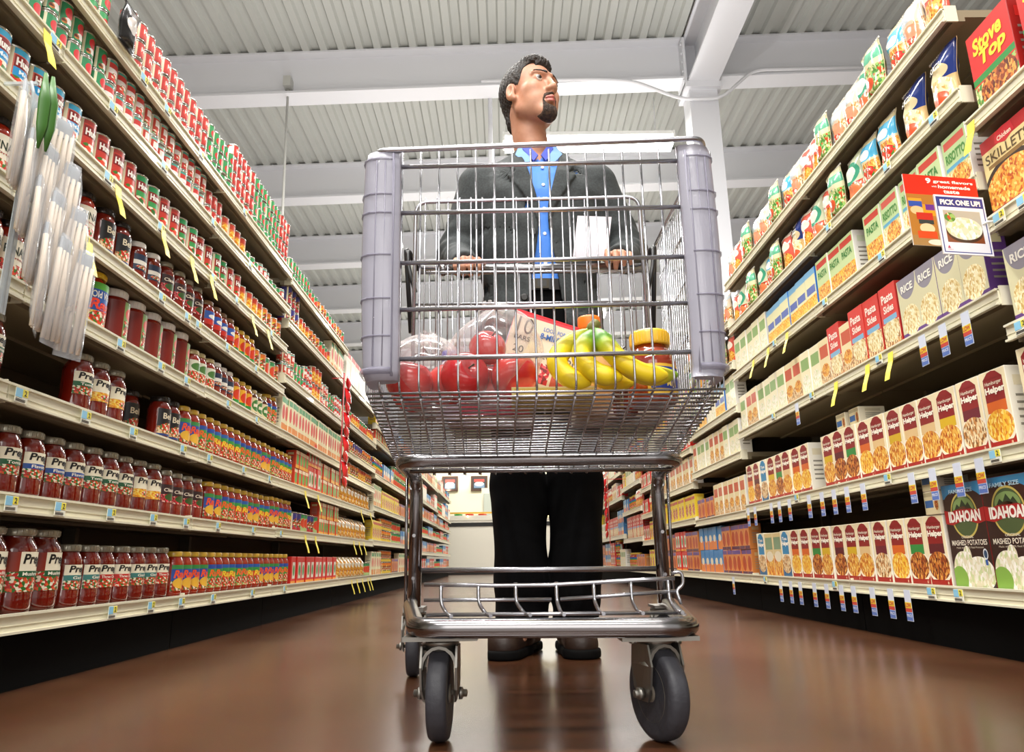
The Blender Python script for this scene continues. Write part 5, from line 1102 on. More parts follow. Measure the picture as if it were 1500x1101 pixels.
# ================================================================ THE MAN
def surfnet(xs, ys, zs, F, smooth=1):
    S_ = F < 0; nx, ny, nz = F.shape
    a = S_[:-1, :-1, :-1]; al = a.copy(); an = a.copy()
    for dx in (0, 1):
        for dy in (0, 1):
            for dz in (0, 1):
                q = S_[dx:nx-1+dx, dy:ny-1+dy, dz:nz-1+dz]; al &= q; an |= q
    act = np.argwhere(an & ~al); I, J, K = act.T
    ids = -np.ones((nx-1, ny-1, nz-1), np.int32); ids[I, J, K] = np.arange(len(act))
    acc = np.zeros((len(act), 3)); cnt = np.zeros(len(act))
    C_ = [(x, y, z) for x in (0, 1) for y in (0, 1) for z in (0, 1)]
    for c in C_:
        for ax in range(3):
            if c[ax]: continue
            d = list(c); d[ax] = 1
            fa = F[I+c[0], J+c[1], K+c[2]]; fb = F[I+d[0], J+d[1], K+d[2]]; m = (fa < 0) != (fb < 0)
            t = np.where(m, fa/np.where(m, fa-fb, 1), 0)
            p = np.stack([xs[I+c[0]], ys[J+c[1]], zs[K+c[2]]], 1); q = np.stack([xs[I+d[0]], ys[J+d[1]], zs[K+d[2]]], 1)
            acc += np.where(m[:, None], p+(q-p)*t[:, None], 0); cnt += m
    V = acc/cnt[:, None]; quads = []
    for ax in range(3):
        A = S_[:-1, :, :] if ax == 0 else (S_[:, :-1, :] if ax == 1 else S_[:, :, :-1])
        B = S_[1:, :, :] if ax == 0 else (S_[:, 1:, :] if ax == 1 else S_[:, :, 1:])
        e = np.argwhere(A != B); 
        o = [k for k in range(3) if k != ax]
        ok = (e[:, o[0]] > 0) & (e[:, o[1]] > 0) & (e[:, o[0]] < F.shape[o[0]]-1) & (e[:, o[1]] < F.shape[o[1]]-1); e = e[ok]
        sg_ = A[e[:, 0], e[:, 1], e[:, 2]]
        def gi(d0, d1):
            q = e.copy(); q[:, o[0]] += d0; q[:, o[1]] += d1; return ids[q[:, 0], q[:, 1], q[:, 2]]
        Q = np.stack([gi(-1, -1), gi(0, -1), gi(0, 0), gi(-1, 0)], 1)
        flip = sg_ if ax != 1 else ~sg_
        Q[~flip] = Q[~flip][:, ::-1]; quads.append(Q)
    Q = np.concatenate(quads)
    for _ in range(smooth):
        s = np.zeros_like(V); n = np.zeros(len(V))
        for k in range(4):
            i, j = Q[:, k], Q[:, (k+1) % 4]
            np.add.at(s, i, V[j]); np.add.at(n, i, 1); np.add.at(s, j, V[i]); np.add.at(n, j, 1)
        V = V*.45 + .55*s/np.maximum(n, 1)[:, None]
    return V, Q
class Fld:
    def __init__(s, xs, ys, zs):
        s.xs, s.ys, s.zs = [np.asarray(a, float) for a in (xs, ys, zs)]; s.F = np.full((len(xs), len(ys), len(zs)), .05, np.float32)
    def sl(s, lo, hi):
        r = []
        for a, l, h in zip((s.xs, s.ys, s.zs), lo, hi): r.append(slice(max(0, np.searchsorted(a, l)), min(len(a), np.searchsorted(a, h))))
        return tuple(r)
    def grid(s, r): return s.xs[r[0]][:, None, None], s.ys[r[1]][None, :, None], s.zs[r[2]][None, None, :]
    def add(s, fn, lo, hi, k=0.0, sub=False):
        m = k+.012; r = s.sl([l-m for l in lo], [h+m for h in hi]); 
        if any(q.stop <= q.start for q in r): return
        d = fn(*s.grid(r)); a = s.F[r]
        if sub:
            if k: h = np.clip(.5-.5*(a+d)/k, 0, 1); s.F[r] = a*(1-h)+(-d)*h+k*h*(1-h)
            else: s.F[r] = np.maximum(a, -d)
        elif k: h = np.clip(.5+.5*(a-d)/k, 0, 1); s.F[r] = a*(1-h)+d*h-k*h*(1-h)
        else: s.F[r] = np.minimum(a, d)
    def ell(s, c, r, k=0.0, sub=False, X=None):
        """ellipsoid; X = (rotation matrix rows local axes, origin) for a posed frame"""
        if X is None:
            fn = lambda x, y, z: (np.sqrt(((x-c[0])/r[0])**2+((y-c[1])/r[1])**2+((z-c[2])/r[2])**2)-1)*min(r)
            s.add(fn, [c[i]-r[i] for i in range(3)], [c[i]+r[i] for i in range(3)], k, sub)
        else:
            R_, O = X; w = O+R_.T@np.array(c); m = max(r)
            def fn(x, y, z):
                p = [R_[i][0]*(x-O[0])+R_[i][1]*(y-O[1])+R_[i][2]*(z-O[2]) for i in range(3)]
                return (np.sqrt(((p[0]-c[0])/r[0])**2+((p[1]-c[1])/r[1])**2+((p[2]-c[2])/r[2])**2)-1)*min(r)
            s.add(fn, w-m, w+m, k, sub)
    def cap(s, a, b, ra, rb, k=0.0, sub=False, X=None):
        a, b = np.array(a, float), np.array(b, float)
        if X is not None: R_, O = X; a = O+R_.T@a; b = O+R_.T@b
        d = b-a; L2 = d@d
        def fn(x, y, z):
            t = np.clip(((x-a[0])*d[0]+(y-a[1])*d[1]+(z-a[2])*d[2])/L2, 0, 1)
            return np.sqrt((x-a[0]-t*d[0])**2+(y-a[1]-t*d[1])**2+(z-a[2]-t*d[2])**2)-(ra+(rb-ra)*t)
        m = max(ra, rb); s.add(fn, np.minimum(a, b)-m, np.maximum(a, b)+m, k, sub)
    def loft(s, tab, k=0.0, p=2.0, sub=False, off=0.0, mod=None):
        T_ = np.array(sorted(tab), float)
        def fn(x, y, z):
            cx, cy, w, d = [np.interp(z, T_[:, 0], T_[:, i]) for i in (1, 2, 3, 4)]
            w = w+off; d = d+off
            f = ((np.abs(x-cx)/w)**p+(np.abs(y-cy)/d)**p)**(1/p)-1
            f = f*np.minimum(w, d)
            if mod is not None: f = f+mod(x, y, z)
            return np.maximum(f, np.maximum(T_[0, 0]-z, z-T_[-1, 0]))
        mx = T_[:, 3].max()+off+.02; my = T_[:, 4].max()+off+.02
        s.add(fn, (T_[:, 1].min()-mx, T_[:, 2].min()-my, T_[0, 0]), (T_[:, 1].max()+mx, T_[:, 2].max()+my, T_[-1, 0]), k, sub)
def emesh(fld, name, mats, parent, smooth=1, matfn=None):
    F = fld.F; F[0], F[-1] = .05, .05; F[:, 0], F[:, -1] = .05, .05; F[:, :, 0], F[:, :, -1] = .05, .05
    V, Q = surfnet(fld.xs, fld.ys, fld.zs, F, smooth)
    if parent is not None: V = V-np.array(parent.location)
    me = bpy.data.meshes.new(name); me.vertices.add(len(V)); me.vertices.foreach_set('co', V.ravel())
    me.loops.add(Q.size); me.loops.foreach_set('vertex_index', Q.ravel().astype(np.int32)); me.polygons.add(len(Q))
    me.polygons.foreach_set('loop_start', np.arange(len(Q), dtype=np.int32)*4); me.polygons.foreach_set('loop_total', np.full(len(Q), 4, np.int32))
    me.polygons.foreach_set('use_smooth', np.ones(len(Q), bool))
    for m in mats: me.materials.append(m)
    if matfn is not None:
        c = V[Q].mean(1)+(np.array(parent.location) if parent is not None else 0); me.polygons.foreach_set('material_index', matfn(c).astype(np.int32))
    me.update(calc_edges=True); me.validate()
    o = bpy.data.objects.new(name, me); COL.objects.link(o)
    if parent is not None: o.parent = parent
    return o
man = empty('person', (.107, 2.04, 0))
BX = .107
skin = bpy.data.materials.new('skin'); skin.use_nodes = True; _b = skin.node_tree.nodes['Principled BSDF']
_b.inputs['Base Color'].default_value = lin('#bb7f5f'); _b.inputs['Roughness'].default_value = .48; _b.inputs['Subsurface Weight'].default_value = .12; _b.inputs['Subsurface Radius'].default_value = (.01, .004, .002)
_n = skin.node_tree.nodes.new('ShaderNodeTexNoise'); _n.inputs['Scale'].default_value = 22; _n.inputs['Detail'].default_value = 5
_tc = skin.node_tree.nodes.new('ShaderNodeTexCoord'); _r = skin.node_tree.nodes.new('ShaderNodeValToRGB'); _r.color_ramp.elements[0].color = lin('#b67e62'); _r.color_ramp.elements[1].color = lin('#cb967a'); _r.color_ramp.elements[0].position = .35; _r.color_ramp.elements[1].position = .65
skin.node_tree.links.new(_tc.outputs['Object'], _n.inputs[0]); skin.node_tree.links.new(_n.outputs['Fac'], _r.inputs[0]); skin.node_tree.links.new(_r.outputs[0], _b.inputs['Base Color'])
m_lips = mat('lips', '#b8645a', .4); m_hair = mat('hair_dark', '#1c1512', .62, noise=(60, '#33261d', .4, .7), bump=(140, .5)); m_beard = mat('beard_dark', '#33261e', .8, noise=(120, '#5d4535', .45, .7), bump=(220, .6))
m_jacket = mat('jacket_charcoal', '#2c3031', .8, noise=(180, '#363b3c', .4, .6), bump=(9, .35)); m_shirt = mat('shirt_blue', '#3f7fdc', .6, bump=(16, .25)); m_collar = mat('collar_blue', '#2f45b8', .55)
m_trouser = mat('trouser_black', '#030304', .9, spec=.12, bump=(10, .3)); m_shoe = mat('shoe_brown', '#2a1a12', .5, coat=.1, bump=(40, .15)); m_sole = mat('sole_black', '#050404', .8, spec=.15)
# ---- head frame: turned to his left and tipped up
ya_, ti_ = math.radians(39), math.radians(5)
f_ = np.array([math.sin(ya_)*math.cos(ti_), -math.cos(ya_)*math.cos(ti_), math.sin(ti_)])
up_ = np.array([0, 0, 1.0]); r_ = np.cross(f_, up_); r_ /= np.linalg.norm(r_); u_ = np.cross(r_, f_)
# small roll of the head
RH = np.stack([r_, f_, u_]); OH = np.array([.090, 2.000, 1.676]); HX = (RH, OH)
HS = .98
def hc(*v): return tuple(c*HS for c in v)
SHL, ELL, WRL = np.array([-.080, 2.045, 1.385]), np.array([-.150, 2.065, 1.165]), np.array([-.108, 1.842, 1.033])
SHR, ELR, WRR = np.array([.294, 2.045, 1.385]), np.array([.388, 2.065, 1.16]), np.array([.316, 1.850, 1.052])
xs = np.arange(-.26, .50, .0034); ys = np.arange(1.69, 2.20, .0034)
zs = np.concatenate([np.arange(.03, .96, .010), np.arange(.96, 1.12, .0030), np.arange(1.12, 1.46, .007), np.arange(1.46, 1.86, .0027)])
B = Fld(xs, ys, zs)
# torso and legs under the clothes
B.loft([(.80, BX, 2.05, .145, .09), (1.0, BX, 2.05, .14, .09), (1.2, BX, 2.05, .155, .10), (1.34, BX, 2.05, .165, .095), (1.40, BX, 2.05, .13, .075), (1.45, BX, 2.045, .075, .06)], .02)
for sx, c0, c1, c2 in ((-1, .045, .034, .034), (1, .170, .190, .182)):
    B.cap((c0, 2.05, .83), (c1, 2.06, .46), .075, .052, .02); B.cap((c1, 2.06, .46), (c2, 2.07, .10), .050, .034, .02); B.cap((c2, 2.09, .06), (c2+.012*sx, 1.99, .05), .028, .024, .02)
for S0, E0, W0 in ((SHL, ELL, WRL), (SHR, ELR, WRR)):
    B.cap(S0, E0, .048, .040, .03); B.cap(E0, W0, .038, .0245, .02)
# neck
B.cap((.100, 2.045, 1.44), OH+RH.T@np.array(hc(0, -.028, -.055)), .058, .053, .03)
# head
E_, Cp = (lambda c, r, k=.012, sub=False: B.ell(hc(*c), hc(*r), k, sub, HX)), (lambda a, b, ra, rb, k=.010, sub=False: B.cap(hc(*a), hc(*b), ra*HS, rb*HS, k, sub, HX))
E_((0, -.018, .040), (.076, .097, .088), .02)
E_((0, .028, -.020), (.064, .062, .085), .02)
E_((0, .045, -.062), (.046, .045, .048), .02)
E_((0, .070, -.103), (.024, .020, .020), .022)
for q in (-1, 1):
    Cp((q*.056, -.005, -.040), (q*.050, .006, -.074), .014, .012, .02); Cp((q*.050, .006, -.074), (q*.012, .070, -.108), .012, .014, .025); E_((q*.040, .035, -.055), (.020, .034, .032), .02)
    E_((q*.043, .056, -.020), (.020, .020, .018), .02)
    Cp((q*.010, .089, .026), (q*.044, .074, .026), .010, .009, .014)
    E_((q*.033, .090, .008), (.017, .012, .009), .010, True)
    E_((q*.034, .0735, .0055), (.0165, .0135, .0135), .004)                       # lids over the eyeball
    E_((q*.0125, .097, -.036), (.0085, .010, .008), .006)
    E_((q*.0065, .1005, -.0435), (.0040, .0055, .004), .003, True)                   # nostril
    # ear with rim and hollow
    E_((q*.080, -.008, -.012), (.010, .019, .031), .008); E_((q*.089, -.002, -.008), (.008, .010, .019), .005, True)
    Cp((q*.074, .004, -.040), (q*.076, .0, -.032), .008, .008, .006)
Cp((0, .086, .020), (0, .106, -.026), .0085, .0100, .010); E_((0, .1075, -.031), (.0110, .0100, .0095), .008)
Cp((0, .096, -.046), (0, .093, -.056), .006, .006, .008)
# mouth
Cp((-.016, .089, -.0665), (0, .0985, -.0635), .0045, .0055, .005); Cp((.016, .089, -.0665), (0, .0985, -.0635), .0045, .0055, .005)
Cp((-.014, .087, -.0745), (0, .0955, -.0755), .0050, .0062, .005); Cp((.014, .087, -.0745), (0, .0955, -.0755), .0050, .0062, .005)
Cp((-.022, .085, -.0702), (0, .1015, -.0698), .0014, .0018, .002, True); Cp((.022, .085, -.0702), (0, .1015, -.0698), .0014, .0018, .002, True)
E_((0, .089, -.087), (.016, .008, .005), .006, True)
# hands on the handle bar
def hand(W0, kx, s_, lift=0.0):
    """W0 wrist, kx = x of the knuckle row centre, s_ = side on which the thumb leaves (+1 towards +x)"""
    K0 = np.array([kx, 1.772, 1.016+lift])
    for i, o_ in enumerate((-.027, -.009, .009, .027)):
        kn = K0+np.array([o_, 0, -.003*abs(o_)/.027])
        st = W0+np.array([o_*.45, -.010, -.004]); B.cap(st, kn, .0135, .0105, .010)
        ln = (.92, 1.05, 1.0, .80)[i] if s_ < 0 else (.80, 1.0, 1.05, .92)[i]
        p1 = kn+np.array([o_*.06, -.031*ln, -.006]); p2_ = p1+np.array([0, -.010, -.0245*ln]); p3 = p2_+np.array([0, .014, -.0165*ln])
        B.cap(kn, p1, .0100, .0090, .004); B.cap(p1, p2_, .0088, .0082, .002); B.cap(p2_, p3, .0082, .0070, .002)
    B.ell(tuple((W0+K0)/2+np.array([0, 0, -.006])), (.034, .040, .014), .012)
    t0 = W0+np.array([s_*.018, -.018, -.008]); t1 = W0+np.array([s_*.044, -.050, -.016]); t2 = t1+np.array([s_*.006, -.030, -.012+lift*.5]); t3 = t2+np.array([-s_*.006, -.020, -.003+lift*.3])
    B.cap(t0, t1, .0135, .0115, .010); B.cap(t1, t2, .0108, .0098, .003); B.cap(t2, t3, .0095, .0078, .002)
hand(WRL, -.098, 1); hand(WRR, .300, -1, .012)
_cuts = []
bodyo = emesh(B, 'body', [skin, m_lips], man, 1, lambda c: (lambda p: ((np.abs(p[:, 0]) < .0195*HS) & (p[:, 2] < -.0595*HS) & (p[:, 2] > -.0800*HS) & (p[:, 1] > .083*HS) & ~((np.abs(p[:, 0]) > .012) & (p[:, 2] < -.0770*HS))).astype(int))((c-OH)@RH.T))
# eyes looking up and to his left
m_eye = mat('eye_white', '#e6e2dc', .15, coat=1); m_iris = mat('iris_brown', '#2a170f', .15, coat=1)
for q in (-1, 1):
    c = OH+RH.T@np.array(hc(q*.034, .0785, .0050)); e = MB(); n_ = 16; R0 = .0118
    gz = RH.T@np.array([.25*1, .95, .10]); gz /= np.linalg.norm(gz)
    M_ = Vector(gz).to_track_quat('Z', 'Y').to_matrix()
    pr = [(R0*math.sin(PI*k/n_), -R0*math.cos(PI*k/n_)) for k in range(n_+1)]; pr[0] = (.0002, -R0); pr[-1] = (.0002, R0)
    e.lathe(pr, 20, 0, mfun=lambda i: 1 if i >= 12 else 0)
    e.v = [tuple(M_@Vector(p)+Vector(c)-Vector(man.location)) for p in e.v]
    e.obj('eye', [m_eye, m_iris], man)
# hair, beard, eyebrows as shells over the head
def local(x, y, z): return [RH[i][0]*(x-OH[0])+RH[i][1]*(y-OH[1])+RH[i][2]*(z-OH[2]) for i in range(3)]
hx = np.arange(-.06, .24, .0025); hy = np.arange(1.86, 2.15, .0025); hz = np.arange(1.50, 1.85, .0025)
Hf = Fld(hx, hy, hz); Hf.ell(hc(0, -.020, .041), hc(.0800, .1010, .0920), 0, False, HX); Hf.cap(hc(0, -.060, -.01), hc(0, -.062, -.062), .050, .043, .02, False, HX)
Hf.ell(hc(0, .046, .098), hc(.050, .034, .022), .02, False, HX)
g_ = Hf.grid((slice(None),)*3); p = local(*g_); p = [q/HS for q in p]
wv = .0012*np.sin(p[0]*420+p[2]*160)*np.sin(p[1]*380)+.0010*np.sin(p[0]*900+p[1]*700)
line = np.where(p[1] > .0, np.interp(p[1], [0, .028, .040, .060, .080, .12], [-.010, .012, .060, .082, .082, .09]), np.interp(p[1], [-.12, -.07, -.03, -.012, 0], [-.100, -.092, -.045, .020, -.010]))
line = np.where(np.abs(p[0]) > .030, line, np.minimum(line, np.interp(p[1], [-.12, -.04, .04, .075, .12], [-.100, -.075, .05, .070, .087])))
side_front = np.where((p[1] > .022) & (np.abs(p[0]) > .045), .01, 0)
Hf.F = np.maximum(Hf.F + wv, (line-p[2])*.6).astype(np.float32)
Hf.F = np.maximum(Hf.F, (p[1]-np.interp(p[2], [-.04, 0, .03, .06, .09, .12], [.012, .018, .034, .062, .086, .095])).astype(np.float32))
ear = (np.sqrt(((np.abs(p[0])-.082)/.022)**2+((p[1]+.006)/.025)**2+((p[2]+.014)/.036)**2)-1)*.02
Hf.F = np.maximum(Hf.F, -ear.astype(np.float32))
emesh(Hf, 'hair', [m_hair], man, 1)
# beard: offset of the body field in the chin and lip zone
rr = B.sl((-.06, 1.86, 1.50), (.24, 2.15, 1.85)); Bf = Fld(B.xs[rr[0]], B.ys[rr[1]], B.zs[rr[2]]); Bf.F = B.F[rr].copy()
g_ = Bf.grid((slice(None),)*3); p = [q/HS for q in local(*g_)]
ax_ = np.abs(p[0])
goat = np.maximum(ax_-np.interp(p[2], [-.125, -.105, -.085, -.070, -.052, -.047], [.028, .030, .028, .0285, .024, .012]), .050-p[1])
goat = np.maximum(goat, p[2]+.0475); goat = np.maximum(goat, -(np.sqrt((p[0]/.0235)**2+((p[2]+.0735)/.0165)**2)-1)*.012)
jaw = np.maximum(np.maximum(p[2]+np.interp(p[1], [-.01, .02, .06], [.058, .076, .082]), -.115-p[2]), np.maximum(.028-ax_, -.002-p[1]))
zone = goat
n_ = .0008*np.sin(p[0]*900)*np.sin(p[2]*800)
Bg = Fld(Bf.xs, Bf.ys, Bf.zs); Bg.F = np.maximum(Bf.F-.0018+n_, zone).astype(np.float32)
emesh(Bg, 'beard', [m_beard], man, 1)
Bs = Fld(Bf.xs, Bf.ys, Bf.zs); Bs.F = np.maximum(Bf.F-.0012+n_*.5, jaw).astype(np.float32)
0 and emesh(Bs, 'jaw_stubble', [mat('stubble', '#8a5f48', .7, noise=(160, '#6a4636', .4, .7))], man, 1)
Be = Fld(Bf.xs, Bf.ys, Bf.zs); arch = .0265+.0055*np.sin(np.clip((ax_-.012)/.042, 0, 1)*PI)
Be.F = np.maximum(Bf.F-.0022+n_, np.maximum(np.maximum(np.abs(p[2]-arch)-np.interp(ax_, [.012, .03, .052], [.0055, .0048, .0022]), np.maximum(.011-ax_, ax_-.053)), .03-p[1])).astype(np.float32)
emesh(Be, 'eyebrow', [m_hair], man, 1)

# ---- clothes
JT = [(.74, BX, 2.05, .200, .135), (.86, BX, 2.05, .196, .13), (1.00, BX, 2.05, .176, .118), (1.10, BX, 2.05, .178, .12), (1.22, BX, 2.05, .196, .128), (1.32, BX, 2.05, .204, .126), (1.38, BX, 2.05, .195, .112), (1.42, BX, 2.05, .160, .092), (1.455, BX, 2.05, .105, .078), (1.485, BX-.002, 2.048, .078, .068)]
oz = lambda z: np.interp(z, [.74, .84, .95, 1.02, 1.10, 1.20, 1.26, 1.33, 1.40, 1.45, 1.50], [.085, .065, .048, .040, .028, .012, .014, .030, .046, .056, .060])
xc = lambda z: BX+.010+0*z
def fold(x, y, z): return .0028*np.sin(34*z+9*np.sin(7*x)+4*y)*np.sin(15*x+3*z)+.0016*np.sin(70*z+22*x)
def wl(z): return np.interp(z, [1.20, 1.26, 1.34, 1.372, 1.374, 1.39, 1.41, 1.46, 1.49], [.0, .026, .055, .066, .040, .043, .052, .036, .02])
def lap(x, y, z):
    ins = np.minimum(np.abs(x-xc(z))-0*z, 9)
    m = (ins < oz(z)+wl(z)) & (z > 1.20) & (y < 2.03)
    flap = (np.abs(np.abs(x-BX)-.115) < .055) & (z < .925) & (z > .885) & (y < 2.05)
    return -.0085*m-.004*flap+fold(x, y, z)
jx = np.arange(-.26, .48, .0045); jy = np.arange(1.82, 2.22, .0045); jz = np.arange(.73, 1.52, .0045)
J = Fld(jx, jy, jz); J.loft(JT, 0, 2.3, mod=lap)
for q, S0, E0, W0 in ((-1, SHL, ELL, WRL), (1, SHR, ELR, WRR)):
    J.cap((BX+q*.055, 2.047, 1.462), (BX+q*.178, 2.047, 1.398), .032, .050, .03)
    J.cap(S0, E0, .064, .054, .035); d = (W0-E0); cuff = E0+d*.86
    J.cap(E0, cuff, .052, .0405, .03)
    J.ell(tuple(cuff+d*.02), (.05, .02, .02), 0, True) if False else None
g_ = J.grid((slice(None),)*3)
for q, S0, E0, W0 in ((-1, SHL, ELL, WRL), (1, SHR, ELR, WRR)):     # sleeve folds around the elbow
    dd = np.sqrt((g_[0]-E0[0])**2+(g_[1]-E0[1])**2+(g_[2]-E0[2])**2)
    J.F += (.0042*np.sin(150*(g_[2]*.75+g_[1]*.5)+14*g_[0])*np.exp(-(dd/.11)**2)*(dd < .25)).astype(np.float32)
    d = (W0-E0)/np.linalg.norm(W0-E0); t = (g_[0]-W0[0])*d[0]+(g_[1]-W0[1])*d[1]+(g_[2]-W0[2])*d[2]
    near = np.sqrt((g_[0]-W0[0])**2+(g_[1]-W0[1])**2+(g_[2]-W0[2])**2) < .10
    J.F = np.where(near, np.maximum(J.F, t+.020), J.F).astype(np.float32)       # straight cuff
# front opening and inside
T_ = np.array(JT); cx, cy, w_, d_ = [np.interp(g_[2], T_[:, 0], T_[:, i]) for i in (1, 2, 3, 4)]
inner = (((np.abs(g_[0]-cx)/(w_-.008))**2.3+(np.abs(g_[1]-cy)/(d_-.008))**2.3)**(1/2.3)-1)*(d_-.008)
J.F = np.where((g_[2] < 1.50) & (g_[1] < 2.05), np.maximum(J.F, -np.maximum(inner, -.03+0*g_[2])), J.F).astype(np.float32)
op = np.maximum(np.abs(g_[0]-xc(g_[2]))-oz(g_[2]), g_[1]-2.03)
J.F = np.maximum(J.F, -op).astype(np.float32)
nk = np.sqrt(((g_[0]-.097)/.061)**2+((g_[1]-2.047)/.062)**2)-1
J.F = np.maximum(J.F, -np.maximum(nk*.06, 1.45-g_[2])).astype(np.float32)
emesh(J, 'jacket', [m_jacket], man, 1)
for q, z in ((-1, 1.17), (-1, 1.07), (-1, .97)):
    z_ = z; x_ = BX+.010-float(oz(z_))-.016; y_ = 2.05-float(np.interp(z_, T_[:, 0], T_[:, 4]))-.0035
    bt = MB(); bt.lathe([(.011, 0), (.011, -.003), (.0095, -.0045), (.006, -.0035)], 14, 0, (x_-man.location.x, y_-man.location.y, z_), 'y')
    bt.obj('jacket_button', mat('button_dark', '#15120f', .3), man)
# shirt
SX = Fld(np.arange(-.02, .24, .004), np.arange(1.90, 2.13, .004), np.arange(.97, 1.53, .004))
SX.loft([(1.012, BX, 2.05, .16, .106), (1.10, BX, 2.05, .16, .110), (1.22, BX, 2.05, .18, .116), (1.32, BX, 2.05, .188, .114), (1.38, BX, 2.05, .178, .100), (1.42, BX, 2.05, .140, .082), (1.455, BX, 2.05, .088, .068), (1.475, BX-.005, 2.048, .064, .064), (1.505, .098, 2.045, .0625, .0625)], 0, 2.2,
        mod=lambda x, y, z: .0022*np.sin(40*z+20*x)+.0015*np.sin(90*x+12*z) - .0025*((np.abs(x-BX-.012) < .014) & (y < 2.0)))
g_ = SX.grid((slice(None),)*3)
SX.F = np.maximum(SX.F, -np.maximum(np.sqrt(((g_[0]-.098)/.0585)**2+((g_[1]-2.046)/.0585)**2)*.0585-.0585, 1.455-g_[2])).astype(np.float32)
vn = np.maximum(np.abs(g_[0]-.112)-(g_[2]-1.435)*.50, np.maximum(1.435-g_[2], g_[1]-2.03)); SX.F = np.maximum(SX.F, -vn).astype(np.float32)   # open neck
emesh(SX, 'shirt', [m_shirt], man, 1)
cl = MB()
def fin(pts, th, m=0):
    P = [Vector(p)-man.location for p in pts]; n = (P[1]-P[0]).cross(P[2]-P[0]).normalized()
    if n.y > 0: n = -n
    a = len(cl.v); cl.v += [tuple(p) for p in P]+[tuple(p+n*th) for p in P]; k = len(P)
    cl.face(range(a, a+k), m); cl.face(range(a+2*k-1, a+k-1, -1), m)
    for i in range(k): j = (i+1) % k; cl.face((a+i, a+j, a+k+j, a+k+i), m)
fin([(.052, 1.985, 1.497), (.100, 1.966, 1.452), (.072, 1.962, 1.412), (.038, 1.975, 1.455)], .003); fin([(.160, 1.985, 1.497), (.122, 1.966, 1.452), (.150, 1.962, 1.412), (.182, 1.975, 1.455)], .003)
fin([(.070, 1.980, 1.500), (.108, 1.9655, 1.447), (.094, 1.9635, 1.425), (.060, 1.976, 1.475)], .0045, 1); fin([(.145, 1.980, 1.500), (.116, 1.9655, 1.447), (.130, 1.9635, 1.425), (.155, 1.976, 1.475)], .0045, 1)
cl.obj('shirt_collar', [mat('collar_light', '#7aa6e2', .6), m_collar], man)
for z in (1.40, 1.33, 1.25, 1.17, 1.08):
    q = MB(); y_ = 2.05-float(np.interp(z, [.96, 1.10, 1.22, 1.32, 1.38, 1.42], [.106, .110, .116, .114, .100, .082]))-.0035
    q.lathe([(.0052, 0), (.0052, -.0022), (.004, -.0032)], 12, 0, (BX+.012-man.location.x, y_-man.location.y, z), 'y'); q.obj('shirt_button', mat('button_white', '#f4f4f4', .3), man)
# belt and trousers
TR = Fld(np.arange(-.08, .30, .005), np.arange(1.90, 2.20, .005), np.concatenate([np.arange(.035, .16, .004), np.arange(.16, 1.045, .007)]))
tf = lambda x, y, z: .0032*np.sin(26*z+8*np.sin(20*x)+6*y)+.003*np.sin(58*z+12*x)*np.exp(-((z-.10)/.08)**2)+.002*np.sin(70*z+30*y)*np.exp(-((z-.46)/.06)**2)
TR.loft([(.78, BX, 2.05, .172, .115), (.90, BX, 2.05, .165, .112), (1.0, BX, 2.05, .152, .108), (1.025, BX, 2.05, .15, .107)], .0)
TR.loft([(.05, .038, 2.068, .072, .084), (.10, .037, 2.065, .073, .082), (.32, .0325, 2.062, .0765, .086), (.48, .030, 2.058, .0790, .092), (.66, .032, 2.052, .0780, .105), (.74, .042, 2.052, .085, .11), (.84, .05, 2.05, .10, .112)], .012, 2.1, mod=tf)
TR.loft([(.05, .180, 2.068, .066, .084), (.10, .182, 2.065, .068, .082), (.32, .1905, 2.062, .0755, .086), (.48, .193, 2.058, .0790, .092), (.66, .192, 2.052, .0780, .105), (.74, .180, 2.052, .085, .11), (.84, .165, 2.05, .10, .112)], .012, 2.1, mod=tf)
emesh(TR, 'trousers', [m_trouser], man, 1)
bl = MB(); n_ = 40
for i in range(n_):
    a = 2*PI*i/n_; r0, r1 = .154, .112
    for dz, dr in ((-.017, .003), (.017, .003), (.017, -.004), (-.017, -.004)): bl.v.append(((r0+dr)*math.cos(a), .01+(r1+dr)*math.sin(a), 1.015+dz))
for i in range(n_):
    for k in range(4): j = (i+1) % n_; bl.face((i*4+k, j*4+k, j*4+(k+1) % 4, i*4+(k+1) % 4), 0, None, False)
bo = bl.obj('belt', mat('belt_black', '#100d0b', .4), man)
MB().box(-.02, .02, -.109, -.104, 1.0, 1.03).box(-.013, .013, -.1095, -.1085, 1.006, 1.024, 1).obj('buckle', [mat('buckle_metal', '#3a362f', .4, .9), mat('belt_black', '#100d0b', .4)], bo)
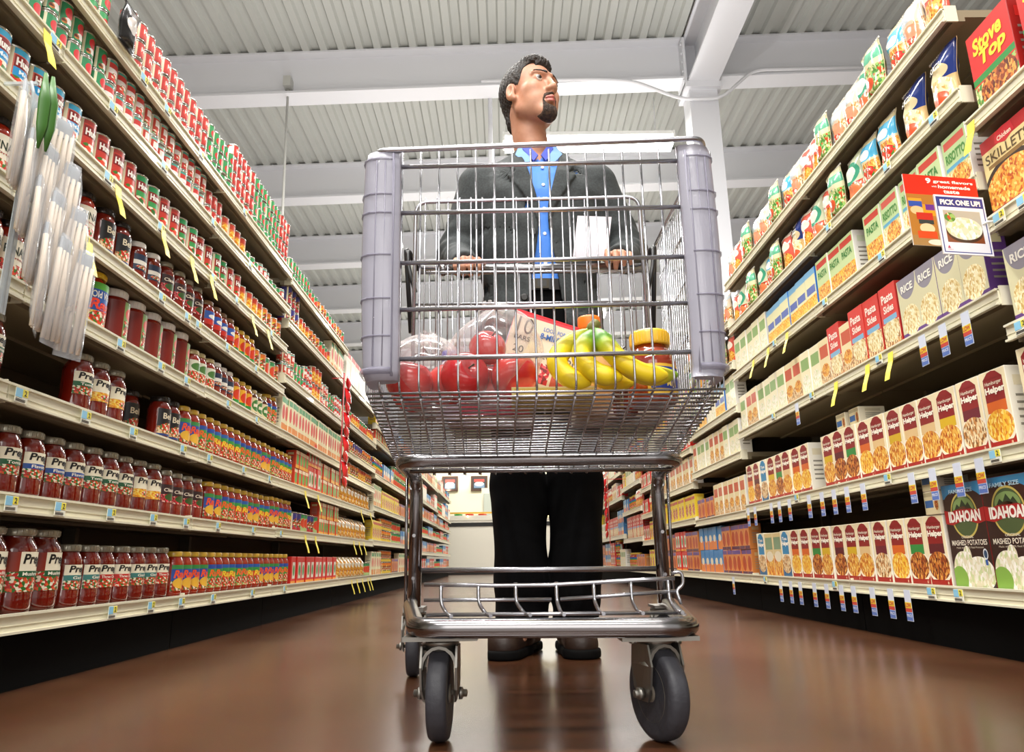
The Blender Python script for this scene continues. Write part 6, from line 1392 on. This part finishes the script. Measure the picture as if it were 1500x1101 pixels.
# shoes
for nm_, hx_, tx_, sx in (('left', .050, -.016, -1), ('right', .170, .184, 1)):
    A = Fld(np.arange(hx_-.11, hx_+.11, .0035), np.arange(1.87, 2.21, .0035), np.arange(-.004, .125, .0035))
    hy_, ty_ = 2.135, 1.955
    A.cap((hx_, hy_, .042), ((hx_+tx_)/2, 2.05, .045), .040, .043, 0); A.cap(((hx_+tx_)/2, 2.05, .045), (tx_, ty_, .034), .043, .044, .02)
    A.cap((hx_, 2.11, .075), ((hx_+tx_)/2+0.004*sx, 2.06, .082), .036, .036, .02); g_ = A.grid((slice(None),)*3)
    A.F = np.maximum(A.F, .018-g_[2]).astype(np.float32)
    sh = emesh(A, 'shoe', [m_shoe], man, 1)
    A2 = Fld(A.xs, A.ys, A.zs)
    A2.cap((hx_, hy_, .012), ((hx_+tx_)/2, 2.05, .012), .043, .044, 0); A2.cap(((hx_+tx_)/2, 2.05, .012), (tx_, ty_, .012), .044, .050, .02)
    g_ = A2.grid((slice(None),)*3); A2.F = np.maximum(A2.F, np.maximum(g_[2]-.024, .0012-g_[2])).astype(np.float32)
    A2.F = np.maximum(A2.F, -np.maximum(np.abs(g_[1]-2.065)-.025, g_[2]-.008)).astype(np.float32)
    so = emesh(A2, 'sole', [m_sole], man, 1); so.parent = sh
    lc = MB(); mx_ = (hx_+tx_)/2
    for k in range(4):
        yy = 2.035-.018*k; cxk = lerp(mx_, tx_, k/5); zz = .089-.0045*k
        for s2 in (-1, 1): lc.tube([(cxk-s2*.020, yy+.006, zz-.010), (cxk, yy, zz+.0015), (cxk+s2*.020, yy-.006, zz-.010)], .0016, 6)
    for s2 in (-1, 1): lc.tube([(mx_, 2.036, .090), (mx_+s2*.016, 2.025, .092), (mx_+s2*.026, 2.014, .083), (mx_+s2*.030, 2.0, .070)], .0015, 6)
    lc.v = [tuple(Vector(p)-man.location) for p in lc.v]; lo_ = lc.obj('laces', mat('lace_tan', '#7a6046', .7), man); lo_.parent = sh
tag(man, 'man in charcoal jacket, open blue shirt and black trousers pushing the cart, looking up right', 'person')
# shopping list in his left hand
b = MB(); nn = 8
for i in range(nn+1):
    for j in range(nn+1):
        u, v = i/nn, j/nn
        x = (.178+.018*v)+u*(.092-.010*v*0); y = 1.742-.004*math.sin(PI*v)+.010*u; z = 1.002+.128*v+.010*u*(1-v)
        b.v.append((x, y, z)); 
m0 = len(b.v); b.v += [(x, y+.0007, z) for x, y, z in b.v]
for i in range(nn):
    for j in range(nn):
        q = (i*(nn+1)+j, (i+1)*(nn+1)+j, (i+1)*(nn+1)+j+1, i*(nn+1)+j+1); b.face(q, 0, None, True); b.face([m0+k for k in q][::-1], 0, None, True)
tag(b.obj('shopping_list', mat('paper_white', '#e9dde6', .6)), 'white paper shopping list held in his left hand above the cart handle', 'paper')
